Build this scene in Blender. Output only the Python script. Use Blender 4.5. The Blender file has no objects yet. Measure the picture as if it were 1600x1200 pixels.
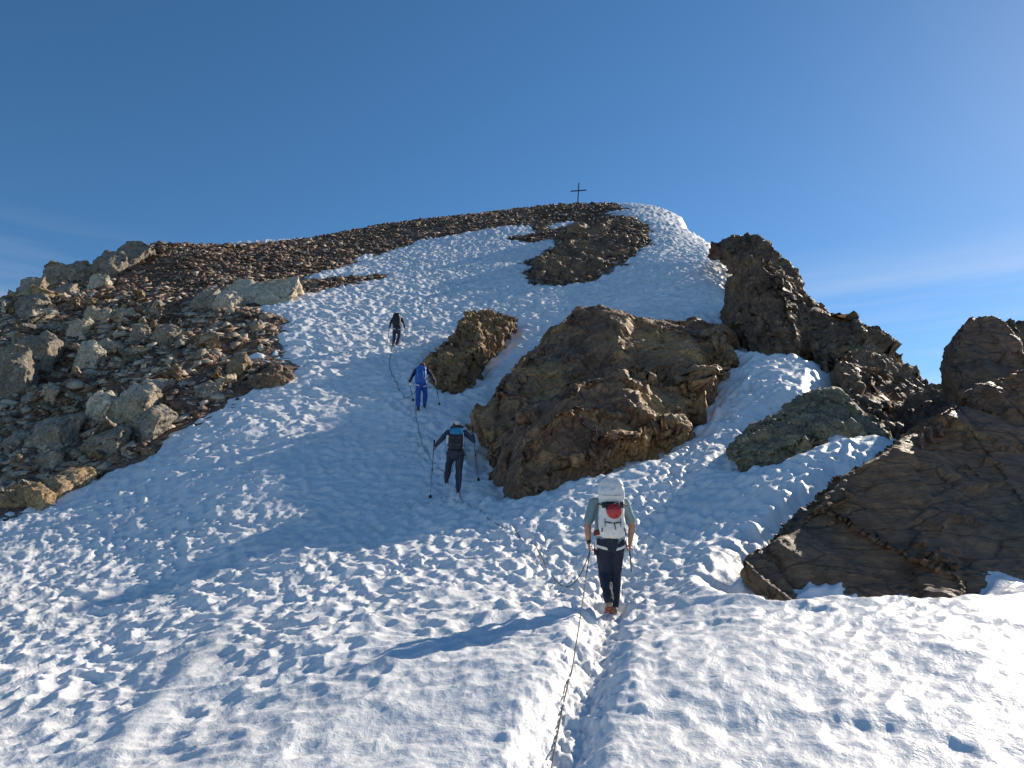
import bpy, bmesh, math, random
import numpy as np
from mathutils import Vector, Matrix

random.seed(7)
RNG = np.random.default_rng(11)
scene = bpy.context.scene
COL = scene.collection

# ------------------------------------------------------------------ camera, sky, sun, exposure
F = 1110.0                      # focal length in pixels of the 1600 px wide photograph
PITCH = math.radians(12.0)
SP, CP = math.sin(PITCH), math.cos(PITCH)
SUN_AZ = math.radians(47.2)     # clockwise from the +Y viewing direction
SUN_EL = math.radians(28.4)
SUN = np.array([math.sin(SUN_AZ) * math.cos(SUN_EL), math.cos(SUN_AZ) * math.cos(SUN_EL), math.sin(SUN_EL)])

cam_data = bpy.data.cameras.new('camera')
cam_data.sensor_width = 36.0
cam_data.lens = 36.0 * F / 1600.0
cam_data.clip_start = 0.1
cam_data.clip_end = 60000.0
cam = bpy.data.objects.new('camera', cam_data)
cam.location = (0, 0, 0)
cam.rotation_euler = (math.radians(90) + PITCH, 0, 0)
COL.objects.link(cam)
scene.camera = cam

world = bpy.data.worlds.new('World')
scene.world = world
world.use_nodes = True
wn, wl = world.node_tree.nodes, world.node_tree.links
wn.clear()
sky = wn.new('ShaderNodeTexSky')
sky.sky_type = 'NISHITA'
sky.sun_disc = False
sky.sun_elevation = SUN_EL
sky.sun_rotation = SUN_AZ
sky.altitude = 2500
sky.air_density = 1.0
sky.dust_density = 0.55
sky.ozone_density = 3.5
bg = wn.new('ShaderNodeBackground')
bg.inputs['Strength'].default_value = 0.092
wout = wn.new('ShaderNodeOutputWorld')
# thin high cirrus over the right-hand sky
tc = wn.new('ShaderNodeTexCoord')
mp = wn.new('ShaderNodeMapping')
mp.inputs['Scale'].default_value = (1.0, 1.0, 14.0)
mp.inputs['Rotation'].default_value = (0.10, 0.16, 0)
mp.inputs['Location'].default_value = (5.0, 1.0, 2.0)
nz = wn.new('ShaderNodeTexNoise')
nz.inputs['Scale'].default_value = 1.7
nz.inputs['Detail'].default_value = 6
nz.inputs['Roughness'].default_value = 0.55
rp = wn.new('ShaderNodeValToRGB')
rp.color_ramp.elements[0].position = 0.46
rp.color_ramp.elements[0].color = (0, 0, 0, 1)
rp.color_ramp.elements[1].position = 0.75
rp.color_ramp.elements[1].color = (0.5, 0.5, 0.5, 1)
mx = wn.new('ShaderNodeMixRGB')
mx.inputs['Color2'].default_value = (6.0, 6.3, 6.8, 1)
wl.new(tc.outputs['Generated'], mp.inputs['Vector'])
wl.new(mp.outputs['Vector'], nz.inputs['Vector'])
wl.new(nz.outputs['Fac'], rp.inputs['Fac'])
sep = wn.new('ShaderNodeSeparateXYZ'); wl.new(tc.outputs['Generated'], sep.inputs['Vector'])
lowr = wn.new('ShaderNodeMapRange'); lowr.inputs['From Min'].default_value = 0.37; lowr.inputs['From Max'].default_value = 0.22
wl.new(sep.outputs['Z'], lowr.inputs['Value'])
mlt = wn.new('ShaderNodeMath'); mlt.operation = 'MULTIPLY'
wl.new(rp.outputs['Color'], mlt.inputs[0]); wl.new(lowr.outputs['Result'], mlt.inputs[1]); wl.new(mlt.outputs[0], mx.inputs['Fac'])
hs = wn.new('ShaderNodeHueSaturation'); hs.inputs['Hue'].default_value = 0.494; hs.inputs['Saturation'].default_value = 1.15
wl.new(sky.outputs['Color'], hs.inputs['Color']); wl.new(hs.outputs['Color'], mx.inputs['Color1'])
wl.new(mx.outputs['Color'], bg.inputs['Color'])
wl.new(bg.outputs['Background'], wout.inputs['Surface'])

sun_data = bpy.data.lights.new('sun', 'SUN')
sun_data.energy = 4.5
sun_data.angle = math.radians(0.55)
sun_data.color = (1.0, 0.885, 0.725)
sun = bpy.data.objects.new('sun', sun_data)
sun.rotation_euler = Vector(SUN).to_track_quat('Z', 'Y').to_euler()
sun.location = (40, 40, 60)
COL.objects.link(sun)

vs = scene.view_settings
vs.view_transform = 'Standard'
vs.look = 'None'
vs.exposure = 0.54
vs.gamma = 1.0
vs.use_curve_mapping = False
scene.cycles.max_bounces = 6
scene.cycles.diffuse_bounces = 4

# ------------------------------------------------------------------ numpy noise
_p = RNG.permutation(256)
PERM = np.concatenate([_p, _p, _p]).astype(np.int32)
_g = RNG.normal(size=(256, 3)); _g /= np.linalg.norm(_g, axis=1)[:, None]
GRAD = _g.astype(np.float32)
RND = RNG.random((256, 4)).astype(np.float32)


def perlin(x, y, z=None, seed=0):
    x = np.asarray(x, np.float32) + seed * 17.31
    y = np.asarray(y, np.float32) + seed * 9.77
    xi = np.floor(x).astype(np.int32); yi = np.floor(y).astype(np.int32)
    xf = x - xi; yf = y - yi
    u = xf * xf * xf * (xf * (xf * 6 - 15) + 10); v = yf * yf * yf * (yf * (yf * 6 - 15) + 10)
    if z is None:
        def g(a, b):
            h = PERM[PERM[(xi + a) & 255] + ((yi + b) & 255)]
            gr = GRAD[h]
            return gr[..., 0] * (xf - a) + gr[..., 1] * (yf - b)
        return 1.5 * ((g(0, 0) * (1 - u) + g(1, 0) * u) * (1 - v) + (g(0, 1) * (1 - u) + g(1, 1) * u) * v)
    z = np.asarray(z, np.float32) + seed * 5.13
    zi = np.floor(z).astype(np.int32); zf = z - zi
    w = zf * zf * zf * (zf * (zf * 6 - 15) + 10)

    def g(a, b, c):
        h = PERM[PERM[PERM[(xi + a) & 255] + ((yi + b) & 255)] + ((zi + c) & 255)]
        gr = GRAD[h]
        return gr[..., 0] * (xf - a) + gr[..., 1] * (yf - b) + gr[..., 2] * (zf - c)
    a0 = (g(0, 0, 0) * (1 - u) + g(1, 0, 0) * u) * (1 - v) + (g(0, 1, 0) * (1 - u) + g(1, 1, 0) * u) * v
    a1 = (g(0, 0, 1) * (1 - u) + g(1, 0, 1) * u) * (1 - v) + (g(0, 1, 1) * (1 - u) + g(1, 1, 1) * u) * v
    return 1.5 * (a0 * (1 - w) + a1 * w)


def fbm(x, y, z=None, octv=4, seed=0, gain=0.5):
    s = 0; a = 1.0; f = 1.0
    for i in range(octv):
        s = s + a * perlin(x * f, y * f, None if z is None else z * f, seed + i)
        a *= gain; f *= 2.03
    return s


def worley2(x, y, seed=0):
    """distance to the nearest and second nearest feature point, and a random number of the nearest"""
    x = np.asarray(x, np.float32); y = np.asarray(y, np.float32)
    xi = np.floor(x).astype(np.int32); yi = np.floor(y).astype(np.int32)
    f1 = np.full(x.shape, 9.0, np.float32); f2 = f1.copy(); rid = np.zeros(x.shape, np.float32)
    for a in (-1, 0, 1):
        for b in (-1, 0, 1):
            cx, cy = xi + a, yi + b
            h = PERM[PERM[(cx + seed * 7) & 255] + ((cy + seed * 13) & 255)]
            r = RND[h]
            d = (cx + 0.1 + 0.8 * r[..., 0] - x) ** 2 + (cy + 0.1 + 0.8 * r[..., 1] - y) ** 2
            m = d < f1
            f2 = np.where(m, f1, np.minimum(f2, d))
            rid = np.where(m, r[..., 2], rid)
            f1 = np.where(m, d, f1)
    return np.sqrt(f1), np.sqrt(f2), rid


def cells3(p, seed=0):
    """broken-rock cells: every cell gets an offset and a tilted face; returns height and crack distance"""
    p = p.astype(np.float32)
    pi = np.floor(p).astype(np.int32)
    n = len(p)
    f1 = np.full(n, 99.0, np.float32); f2 = f1.copy(); hgt = np.zeros(n, np.float32)
    for a in (-1, 0, 1):
        for b in (-1, 0, 1):
            for c in (-1, 0, 1):
                q = pi + np.array([a, b, c], np.int32)
                h = PERM[PERM[PERM[(q[:, 0] + seed) & 255] + (q[:, 1] & 255)] + (q[:, 2] & 255)]
                r = RND[h]; g = GRAD[(h + 77) & 255]
                d = p - (q + 0.15 + 0.7 * r[:, :3])
                dd = (d * d).sum(1)
                hh = (r[:, 3] - 0.5) + 0.9 * (d * g).sum(1)
                m = dd < f1
                f2 = np.where(m, f1, np.minimum(f2, dd))
                hgt = np.where(m, hh, hgt)
                f1 = np.where(m, dd, f1)
    return hgt, np.sqrt(f2) - np.sqrt(f1), np.sqrt(f1)


# ------------------------------------------------------------------ object helpers
def link(o, parent=None):
    COL.objects.link(o)
    if parent is not None:
        o.parent = parent
    return o


def mesh_obj(name, verts, faces, mats=None, parent=None, origin=None, smooth=False):
    verts = np.asarray(verts, np.float32).reshape(-1, 3)
    if origin is not None:
        verts = verts - np.asarray(origin, np.float32)
    me = bpy.data.meshes.new(name)
    if isinstance(faces, np.ndarray):
        k = faces.shape[1]; nf = len(faces)
        me.vertices.add(len(verts)); me.vertices.foreach_set('co', verts.ravel())
        me.loops.add(nf * k); me.loops.foreach_set('vertex_index', faces.astype(np.int32).ravel())
        me.polygons.add(nf)
        me.polygons.foreach_set('loop_start', np.arange(0, nf * k, k, dtype=np.int32))
        me.polygons.foreach_set('loop_total', np.full(nf, k, np.int32))
        me.update(calc_edges=True)
    else:
        me.from_pydata([tuple(v) for v in verts.tolist()], [], faces)
        me.update()
    if smooth:
        me.polygons.foreach_set('use_smooth', np.ones(len(me.polygons), bool))
    o = bpy.data.objects.new(name, me)
    for m in (mats if isinstance(mats, (list, tuple)) else [mats] if mats else []):
        me.materials.append(m)
    link(o, parent)
    if origin is not None:
        o.location = [float(v) for v in origin]
    return o


def tag(o, label=None, cat=None, group=None, kind=None):
    if label: o['label'] = label
    if cat: o['category'] = cat
    if group: o['group'] = group
    if kind: o['kind'] = kind
    return o


def empty(name, loc, rz=0.0):
    o = bpy.data.objects.new(name, None)
    o.empty_display_size = 0.3
    o.location = loc
    o.rotation_euler = (0, 0, rz)
    return link(o)


def vattr(o, name, vals):
    a = o.data.attributes.new(name, 'FLOAT', 'POINT')
    a.data.foreach_set('value', np.asarray(vals, np.float32))


# ------------------------------------------------------------------ pixel -> ray
def ray(px, py):
    cx = (np.asarray(px, float) - 800.0) / F; cy = (600.0 - np.asarray(py, float)) / F
    fwd = CP - cy * SP; up = SP + cy * CP
    return cx / fwd, up / fwd


def P(px, py, Y):
    u, e = ray(px, py)
    return np.array([u * Y, Y, e * Y])


# ------------------------------------------------------------------ the lie of the land
# knots: a spot seen in the photograph and its distance ahead in metres
KN = [
 (-250,1200,6.5),(-250,1045,9.9),(-250,930,14),(-250,820,18),(-250,700,23.2),(-250,600,29),(-250,520,36),
 (0,1200,6.0),(0,1045,8.9),(0,950,12.3),(0,900,14.3),(0,800,18.0),(0,700,22.7),(0,600,28.7),(0,500,37.2),(0,462,44),
 (200,1200,5.7),(200,1045,8.3),(200,955,11.6),(200,870,14.8),(200,760,18.7),(200,700,21.4),(200,600,27.2),(200,500,36.5),(200,430,49),(200,384,60),(225,383,61),
 (400,1200,5.5),(400,1045,7.6),(400,945,10.5),(400,850,13.9),(400,750,17.8),(400,650,22.5),(400,560,28.4),(400,480,38),(400,430,49),(400,382,70),
 (600,1200,5.3),(600,1045,7.0),(600,945,9.9),(600,850,13.4),(600,778,16.7),(600,690,21.2),(620,600,26.5),(618,540,32),(600,480,40),(600,420,53),(600,370,70),(600,348,84),
 (800,1200,5.2),(800,1045,6.8),(800,945,9.4),(800,850,12.6),(790,770,16.2),(711,778,16.6),(657,645,23.2),(800,690,21),(800,600,27),(800,540,32),(800,480,39),(800,420,51),(800,370,66),(800,330,88),
 (900,1200,5.2),(900,1045,6.8),(955,945,9.6),(900,850,12.4),(940,735,16.0),(950,640,21),(950,560,27),(950,480,37),(930,430,45),(930,380,58),(930,345,75),(910,318,95),
 (1100,1200,5.1),(1100,1045,6.6),(1080,945,9.1),(1080,850,12.0),(1080,750,15.2),(1080,670,19),(1110,600,21.5),(1100,540,25.5),(1100,470,35),(1080,400,48),(1060,350,66),(1040,324,86),
 (1200,1200,5.1),(1200,1045,6.5),(1180,940,8.7),(1200,850,11.2),(1200,770,13.2),(1190,690,15.6),(1190,620,19.8),(1215,545,25.0),(1215,525,27.4),(1150,470,34),(1140,410,43),
 (1290,600,20.5),(1280,560,22.8),(1300,700,14.6),(1300,665,16.0),
 (1400,1200,5.05),(1400,1045,6.4),(1400,944,8.5),(1400,850,10.6),(1400,760,12.8),(1390,680,15.3),
 (1600,1200,5.0),(1600,1045,6.3),(1600,945,8.3),(1600,850,10.4),(1600,770,12.6),
 (1900,1200,5.0),(1900,1045,6.3),(1900,945,8.3),(1900,850,10.6),
]
ku, kv, kz = [], [], []
for (px, py, Y) in KN:
    u, e = ray(px, py)
    ku.append(u); kv.append(math.log(Y)); kz.append(e * Y)
# ground beyond the skyline and beside the frame (X, Y, z)
FAR = [(-2,1,-1.75),(0,1,-1.7),(2,1,-1.7),(0,2.5,-1.68),(-3,2.5,-1.8),(3,2.5,-1.62),(-9,2.5,-2.9),(9,2.5,-1.6),
 (-30,10,-6),(-55,30,-5),(-60,60,8),(-42,46,10),(-70,100,22),(-48,64,17),(-48,82,23),(-40,84,30),(-33,98,36),(-20,105,42),(0,108,50.0),(12,115,49),(22,108,45),
 (-45,130,20),(0,150,36),(30,140,28),(36,90,30),(28,70,21),(24,62,21.5),(31,62,12),(27,52,10),(20,50,17.5),(22,45,11),
 (13.5,29,6.3),(16,29,5.0),(19,40,8),(26,36,2),(13.5,24,3.6),(12,21,2.6),(10.4,19.5,2.3),(13,19,2.0),(11,17.5,1.8),(9.5,17.2,2.0),(20,22,1.5),(35,25,-3),(30,52,6),(38,66,10),(15,14,1.2),(25,10,-2),(45,40,-8),(50,80,5),(60,130,5)]
for (X, Y, z) in FAR:
    ku.append(X / Y); kv.append(math.log(Y)); kz.append(z)
ku = np.array(ku); kv = np.array(kv); kz = np.array(kz)
kY = np.exp(kv)
# residual coordinate q = (z + 1.7) / Y, thin plate over (u, ln Y)
kq = (kz + 1.7) / kY
SCU = 1.6


def _tps(r2):
    return np.where(r2 > 1e-12, 0.5 * r2 * np.log(r2 + 1e-20), 0.0)


_n = len(ku)
_r2 = (SCU * (ku[:, None] - ku[None])) ** 2 + (kv[:, None] - kv[None]) ** 2
_A = np.zeros((_n + 3, _n + 3))
_A[:_n, :_n] = _tps(_r2) + 0.006 * np.eye(_n)
_A[:_n, _n] = 1; _A[:_n, _n + 1] = ku * SCU; _A[:_n, _n + 2] = kv
_A[_n:, :_n] = _A[:_n, _n:].T
_b = np.zeros(_n + 3); _b[:_n] = kq
_w = np.linalg.solve(_A, _b)
GU = np.linspace(-2.4, 2.4, 421); GV = np.linspace(math.log(0.8), math.log(170), 361)
_gu, _gv = np.meshgrid(GU, GV, indexing='ij')
_q = np.zeros(_gu.shape)
for i in range(_n):
    _q += _w[i] * _tps((SCU * (_gu - ku[i])) ** 2 + (_gv - kv[i]) ** 2)
_q += _w[_n] + _w[_n + 1] * _gu * SCU + _w[_n + 2] * _gv
for _ in range(4):          # take the kinks out
    _q[1:-1, 1:-1] = 0.25 * (_q[:-2, 1:-1] + _q[2:, 1:-1] + _q[1:-1, :-2] + _q[1:-1, 2:])


def ground(X, Y):
    X = np.asarray(X, float); Y = np.maximum(np.asarray(Y, float), 0.81)
    u = np.clip(X / Y, GU[0] + 1e-6, GU[-1] - 1e-6); v = np.clip(np.log(Y), GV[0] + 1e-6, GV[-1] - 1e-6)
    a = (u - GU[0]) / (GU[1] - GU[0]); b = (v - GV[0]) / (GV[1] - GV[0])
    i = np.clip(a.astype(int), 0, len(GU) - 2); j = np.clip(b.astype(int), 0, len(GV) - 2)
    a = a - i; b = b - j
    q = (_q[i, j] * (1 - a) + _q[i + 1, j] * a) * (1 - b) + (_q[i, j + 1] * (1 - a) + _q[i + 1, j + 1] * a) * b
    return q * Y - 1.7


_MY = np.exp(np.linspace(math.log(3.0), math.log(120), 1500))


def hit(px, py, lift=0.0):
    """where the line of sight meets the land"""
    u, e = ray(px, py)
    g = ground(u * _MY, _MY) + lift
    d = g - e * _MY
    k = np.nonzero(d >= 0)[0]
    if len(k) == 0:
        k = int(np.argmax(d / _MY)); Y = _MY[k]
    else:
        k = k[0]
        Y = _MY[k] if k == 0 else _MY[k - 1] + (_MY[k] - _MY[k - 1]) * (-d[k - 1]) / (d[k] - d[k - 1])
    return np.array([u * Y, Y, float(ground(u * Y, Y))])


def trace(pts, n=1):
    out = []
    for i, p in enumerate(pts):
        out.append(hit(*p))
    return np.array(out)


def seg_dist(X, Y, poly, closed=True):
    d = np.full(X.shape, 1e9); par = np.zeros(X.shape); acc = 0.0
    n = len(poly)
    for i in range(n if closed else n - 1):
        ax, ay = poly[i][:2]; bx, by = poly[(i + 1) % n][:2]
        ex, ey = bx - ax, by - ay
        L2 = ex * ex + ey * ey + 1e-12
        t = np.clip(((X - ax) * ex + (Y - ay) * ey) / L2, 0, 1)
        dd = (X - ax - t * ex) ** 2 + (Y - ay - t * ey) ** 2
        m = dd < d
        d = np.where(m, dd, d); par = np.where(m, acc + t * math.sqrt(L2), par)
        acc += math.sqrt(L2)
    return np.sqrt(d), par


def inside(X, Y, poly):
    c = np.zeros(X.shape, bool)
    n = len(poly)
    for i in range(n):
        ax, ay = poly[i][:2]; bx, by = poly[(i + 1) % n][:2]
        m = (ay > Y) != (by > Y)
        c ^= m & (X < (bx - ax) * (Y - ay) / (by - ay + 1e-12) + ax)
    return c


def sdist(X, Y, poly):
    d, _ = seg_dist(X, Y, poly)
    return np.where(inside(X, Y, poly), d, -d)


# outline of the snow on its rocky side, from the lower left up to the crest (photo pixels, dropped on the land)
edge_px = [(0,797),(60,775),(110,750),(170,722),(225,700),(250,678),(300,655),(350,625),(400,600),(452,572),(425,555),(420,540),(432,515),(436,492),(400,488),(393,478),
 (440,465),(500,448),(560,437),(606,428),(560,428),(500,433),(470,440),(468,430),(520,418),(560,405),(590,395),(620,385),(660,372),(720,362),(780,352),(835,349),(842,362),(815,366),(795,371),(835,376),(866,372),(862,386),
 (835,402),(826,418),(840,440),(880,443),(925,436),(960,415),(1000,388),(1020,374),(1008,350),(985,338),(940,332),(948,329),(975,326)]
SNOW_EDGE = trace(edge_px)[:, :2]
# close the outline far outside, behind the crest and around the camera
u0, _ = ray(0, 797)
first = SNOW_EDGE[0]
SNOW_POLY = np.vstack([[[-52, 25]], [[-34, 23.0]], SNOW_EDGE, [[15, 112], [60, 135], [80, 60], [60, -20], [-60, -20]]])
HOLES = [  # bare rubble inside the snow
]
PATCH = [  # snow lying outside the main field
 [(320,385),(345,379),(380,375),(420,372),(455,371),(400,366),(330,376)],
 [(545,404),(565,396),(592,392),(585,400),(560,407)],
 [(850,352),(870,345),(905,343),(890,352),(862,357)],
 [(905,372),(940,362),(960,364),(930,374)],
 [(383,572),(380,560),(392,546),(405,543),(418,549),(426,560),(415,566),(408,556),(397,560),(400,574)],
 [(180,698),(205,684),(232,681),(210,694)],
]
PATCH_XY = [trace(p)[:, :2] for p in PATCH]
SKY_PATCH = np.array([-29.6, 72.0])
PATCH_XY.append(np.array([[-36.5, 69.5], [-31, 69.0], [-25.0, 72.5], [-22.5, 76.5], [-27, 77.5], [-33, 75.5], [-37, 73]]))
TRACK = trace([(820,1290),(868,1200),(890,1130),(915,1060),(938,1000),(955,945),(985,890),(1012,835),(1045,775),(1085,725),(1125,660),(1150,625),(1190,575),(1210,545)])[:, :2]
PATHS = [trace([(955,945),(900,912),(860,890),(830,850),(765,815),(711,779),(690,735),(662,700),(655,645),(625,600),(616,560),(620,535),(640,500),(690,455),(760,430)])[:, :2],
         trace([(985,890),(1000,830),(1030,790),(1060,730),(1100,690),(1130,640),(1185,590)])[:, :2]]
RUNNEL = trace([(175,1190),(250,1100),(310,1040),(345,1000),(372,960)])[:, :2]


def snow_mask(X, Y):
    n = fbm(X * 0.45, Y * 0.45, octv=4, seed=3) * np.clip(Y / 30.0, 0.35, 1.4) * 0.55 + 0.12 * perlin(X * 2.6, Y * 2.6, seed=5)
    m = sdist(X, Y, SNOW_POLY) + n
    for p in PATCH_XY:
        m = np.maximum(m, sdist(X, Y, p) + 0.5 * n)
    return m


def snow_detail(X, Y, m):
    """height of suncups, tracks and hollows above the smooth snow"""
    # axes: a points to the sun, b across; cups are drawn out along a
    ca, sa = math.cos(math.radians(63.0)), math.sin(math.radians(63.0))
    A = X * sa + Y * ca; B = X * ca - Y * sa
    wx = 0.35 * perlin(A * 0.9, B * 0.9, seed=21); wy = 0.35 * perlin(A * 0.9, B * 0.9, seed=22)
    far = np.clip((Y - 12) / 16, 0, 1)
    f1, f2, r = worley2((A + wx) / 0.50, (B + wy) / 0.29, seed=1)
    e1, e2, er = worley2((A + 0.7 * wx) / 0.29, (B + 0.7 * wy) / 0.175, seed=3)
    big = far * ((np.clip(f1, 0, 0.95) ** 1.4) - 0.34) + (1 - far) * 0.66 * ((np.clip(e1, 0, 0.95) ** 1.4) - 0.34)
    g1, g2, r2 = worley2((A + 0.5 * wx) / 0.27 + 5, (B + 0.5 * wy) / 0.17, seed=2)
    small = (np.clip(g1, 0, 0.9) ** 1.3) - 0.34
    # how rough the snow is here: soft in the right foreground, pitted on the slope
    soft = 1.0 / (1.0 + np.exp(-((X - 1.0) * 0.55 - (Y - 8.5) * 0.75)))
    rough = np.clip(0.9 + 0.5 * fbm(X * 0.22, Y * 0.22, octv=3, seed=9), 0.72, 1.3)
    amp = (1 - 0.66 * soft) * (0.5 + 0.5 * rough)
    h = (0.17 + 0.0032 * Y) * big * amp * np.clip((Y - 2) / 6.0, 0.62, 1.0) * (1.12 - 0.3 * soft) + 0.058 * small * amp
    h += 0.035 * perlin(X * 1.3, Y * 1.3, seed=30) + 0.05 * perlin(X * 0.8, Y * 0.8, seed=31) + 0.10 * perlin(X * 0.33, Y * 0.33, seed=32)
    h += 0.018 * fbm(X * 4.2, Y * 4.2, octv=3, seed=33) * (0.5 + 0.5 * amp)
    # isolated melt hollows and old prints in the foreground
    k1, k2, kr = worley2(X / 0.62 + 0.5 * perlin(X, Y, seed=40), Y / 0.45 + 0.4 * perlin(X, Y, seed=41), seed=4)
    near = np.clip((13 - Y) / 5.0, 0, 1)
    k1 = k1 + 0.26 * fbm(X * 3.0, Y * 3.0, octv=3, seed=44)
    pit = np.where(kr > 0.5, np.clip(1 - k1 / (0.25 + 0.45 * (kr - 0.5)), 0, 1), 0)
    h -= 0.022 * near * (pit * pit * (3 - 2 * pit)) * (2.0 * kr - 0.6)
    # trodden trench
    d, s = seg_dist(X, Y, TRACK, closed=False)
    dn = d + 0.10 * perlin(X * 2.4, Y * 2.4, seed=50) + 0.04 * perlin(X * 7, Y * 7, seed=52)
    tr = np.clip(1 - dn / 0.40, 0, 1); tr = tr * tr * (3 - 2 * tr)
    fade = np.clip((14.5 - Y) / 6.0, 0.12, 1)
    rim = np.exp(-((dn - 0.42) / 0.10) ** 2)
    chunk = np.abs(fbm(X * 3.6, Y * 3.6, octv=4, seed=51, gain=0.55))
    h = h * (1 - 0.55 * tr * fade) - 0.20 * tr * fade + 0.018 * rim * fade + 0.07 * tr * fade * chunk + 0.04 * chunk * np.exp(-(dn / 0.6) ** 2) * fade
    # footprints along the roped paths
    for k, pth in enumerate(PATHS):
        d, s = seg_dist(X, Y, pth, closed=False)
        band = np.exp(-(d / 0.55) ** 2)
        q1, q2, qr = worley2(X / 0.42, Y / 0.38, seed=11 + k)
        st = np.clip(1 - q1 / 0.42, 0, 1)
        h += band * (-0.20 * st * st * (3 - 2 * st) - 0.03 + 0.10 * np.abs(fbm(X * 3.4, Y * 3.4, octv=4, seed=60 + k, gain=0.6)))
    d, s = seg_dist(X, Y, RUNNEL, closed=False)
    h = h * (1 - 0.7 * np.exp(-(d / 0.22) ** 2)) + 0.05 * np.exp(-((d) / 0.2) ** 2)
    return h


def moat(X, Y):
    """the snow melts back from warm rock: scalloped hollow beside the big right-hand rock"""
    q = trace([(1165,870),(1185,835),(1225,800),(1275,765),(1310,735)])[:, :2]
    d, s = seg_dist(X, Y, q, closed=False)
    sc = 0.75 + 0.25 * np.abs(np.sin(s * 5.2 + 1.3 * perlin(X * 2, Y * 2, seed=70)))
    return -0.30 * np.exp(-(d / (0.26 * sc)) ** 2)


def snow_height(X, Y, m):
    t = np.where(m > 0, 0.04 + 0.30 * (1 - np.exp(-np.maximum(m, 0) / 0.7)), np.maximum(m * 0.9, -0.9))
    near_edge = np.clip(m / 0.5 + 0.2, 0.1, 1)
    return ground(X, Y) + t - 0.30 + snow_detail(X, Y, m) * near_edge + moat(X, Y) + cornice(X, Y) + foot_gap(X, Y) + 0.75 * np.exp(-((X - SKY_PATCH[0]) / 4.2) ** 2 - ((Y - SKY_PATCH[1] - 0.35 * (X - SKY_PATCH[0])) / 3.0) ** 2)


def _step(X, Y, a, b, drop):
    (ax, ay), (bx, by) = a, b
    ux, uy = bx - ax, by - ay; L = math.hypot(ux, uy); ux /= L; uy /= L
    t = (X - ax) * ux + (Y - ay) * uy; d = (X - ax) * uy - (Y - ay) * ux
    d = d + 0.5 * perlin(X * 0.5, Y * 0.5, seed=97)
    return -drop * np.clip(d / 0.9, 0, 1) * np.clip((t + 6) / 3, 0, 1) * np.clip((L + 4 - t) / 4, 0, 1)


def cornice(X, Y):
    a = P(1063, 330, 72)[:2]; b = P(1060, 322, 96)[:2]
    c = P(1108, 350, 56)[:2]; d = P(1104, 345, 76)[:2]
    # a -> b runs away from the camera, the drop lies to its right
    return _step(X, Y, tuple(a), tuple(b), 1.5) + _step(X, Y, tuple(c), tuple(d), 0.9)


OCC = None      # distance to the rock feet, filled in once the rocks stand


def foot_gap(X, Y):
    if OCC is None: return 0.0
    D, x0, y0, st = OCC
    a = np.clip((X - x0) / st, 0, D.shape[0] - 1.001); b = np.clip((Y - y0) / st, 0, D.shape[1] - 1.001)
    i = a.astype(int); j = b.astype(int); a = a - i; b = b - j
    d = (D[i, j] * (1 - a) + D[i + 1, j] * a) * (1 - b) + (D[i, j + 1] * (1 - a) + D[i + 1, j + 1] * a) * b
    v = 0.45 + 0.9 * np.clip(0.5 + perlin(X * 1.1, Y * 1.1, seed=66), 0, 1)
    return -0.26 * v * np.exp(-(d / (0.22 + 0.16 * v)) ** 2) + 0.05 * v * np.exp(-((d - 0.62) / 0.2) ** 2)


def snow_z(x, y):
    X = np.array([x]); Y = np.array([y])
    return float(snow_height(X, Y, snow_mask(X, Y))[0])

# ------------------------------------------------------------------ materials
def new_mat(name):
    m = bpy.data.materials.new(name); m.use_nodes = True
    n, l = m.node_tree.nodes, m.node_tree.links
    b = n['Principled BSDF']
    return m, n, l, b


def node(n, typ, **kw):
    x = n.new(typ)
    for k, v in kw.items():
        if k in x.inputs.keys() if isinstance(k, str) else False:
            x.inputs[k].default_value = v
        else:
            setattr(x, k, v)
    return x


def noise_node(n, l, vec, scale, detail=5, rough=0.55, dist=0.0):
    x = n.new('ShaderNodeTexNoise')
    x.inputs['Scale'].default_value = scale; x.inputs['Detail'].default_value = detail
    x.inputs['Roughness'].default_value = rough; x.inputs['Distortion'].default_value = dist
    if vec is not None: l.new(vec, x.inputs['Vector'])
    return x


def ramp(n, l, fac, stops, interp='LINEAR'):
    r = n.new('ShaderNodeValToRGB'); r.color_ramp.interpolation = interp
    while len(r.color_ramp.elements) < len(stops): r.color_ramp.elements.new(0.5)
    for e, (p, c) in zip(r.color_ramp.elements, stops):
        e.position = p; e.color = (c[0], c[1], c[2], 1) if not isinstance(c, (int, float)) else (c, c, c, 1)
    l.new(fac, r.inputs['Fac'])
    return r


def mixc(n, l, fac, a, b, mode='MIX'):
    m = n.new('ShaderNodeMixRGB'); m.blend_type = mode
    for s, v in (('Fac', fac), ('Color1', a), ('Color2', b)):
        if isinstance(v, (int, float)): m.inputs[s].default_value = v
        elif isinstance(v, tuple): m.inputs[s].default_value = (*v, 1)
        else: l.new(v, m.inputs[s])
    return m


def bump_chain(n, l, b, items):
    prev = None
    for h, strength, dist in items:
        bp = n.new('ShaderNodeBump'); bp.inputs['Strength'].default_value = strength; bp.inputs['Distance'].default_value = dist
        l.new(h, bp.inputs['Height'])
        if prev is not None: l.new(prev, bp.inputs['Normal'])
        prev = bp.outputs['Normal']
    l.new(prev, b.inputs['Normal'])


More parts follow.
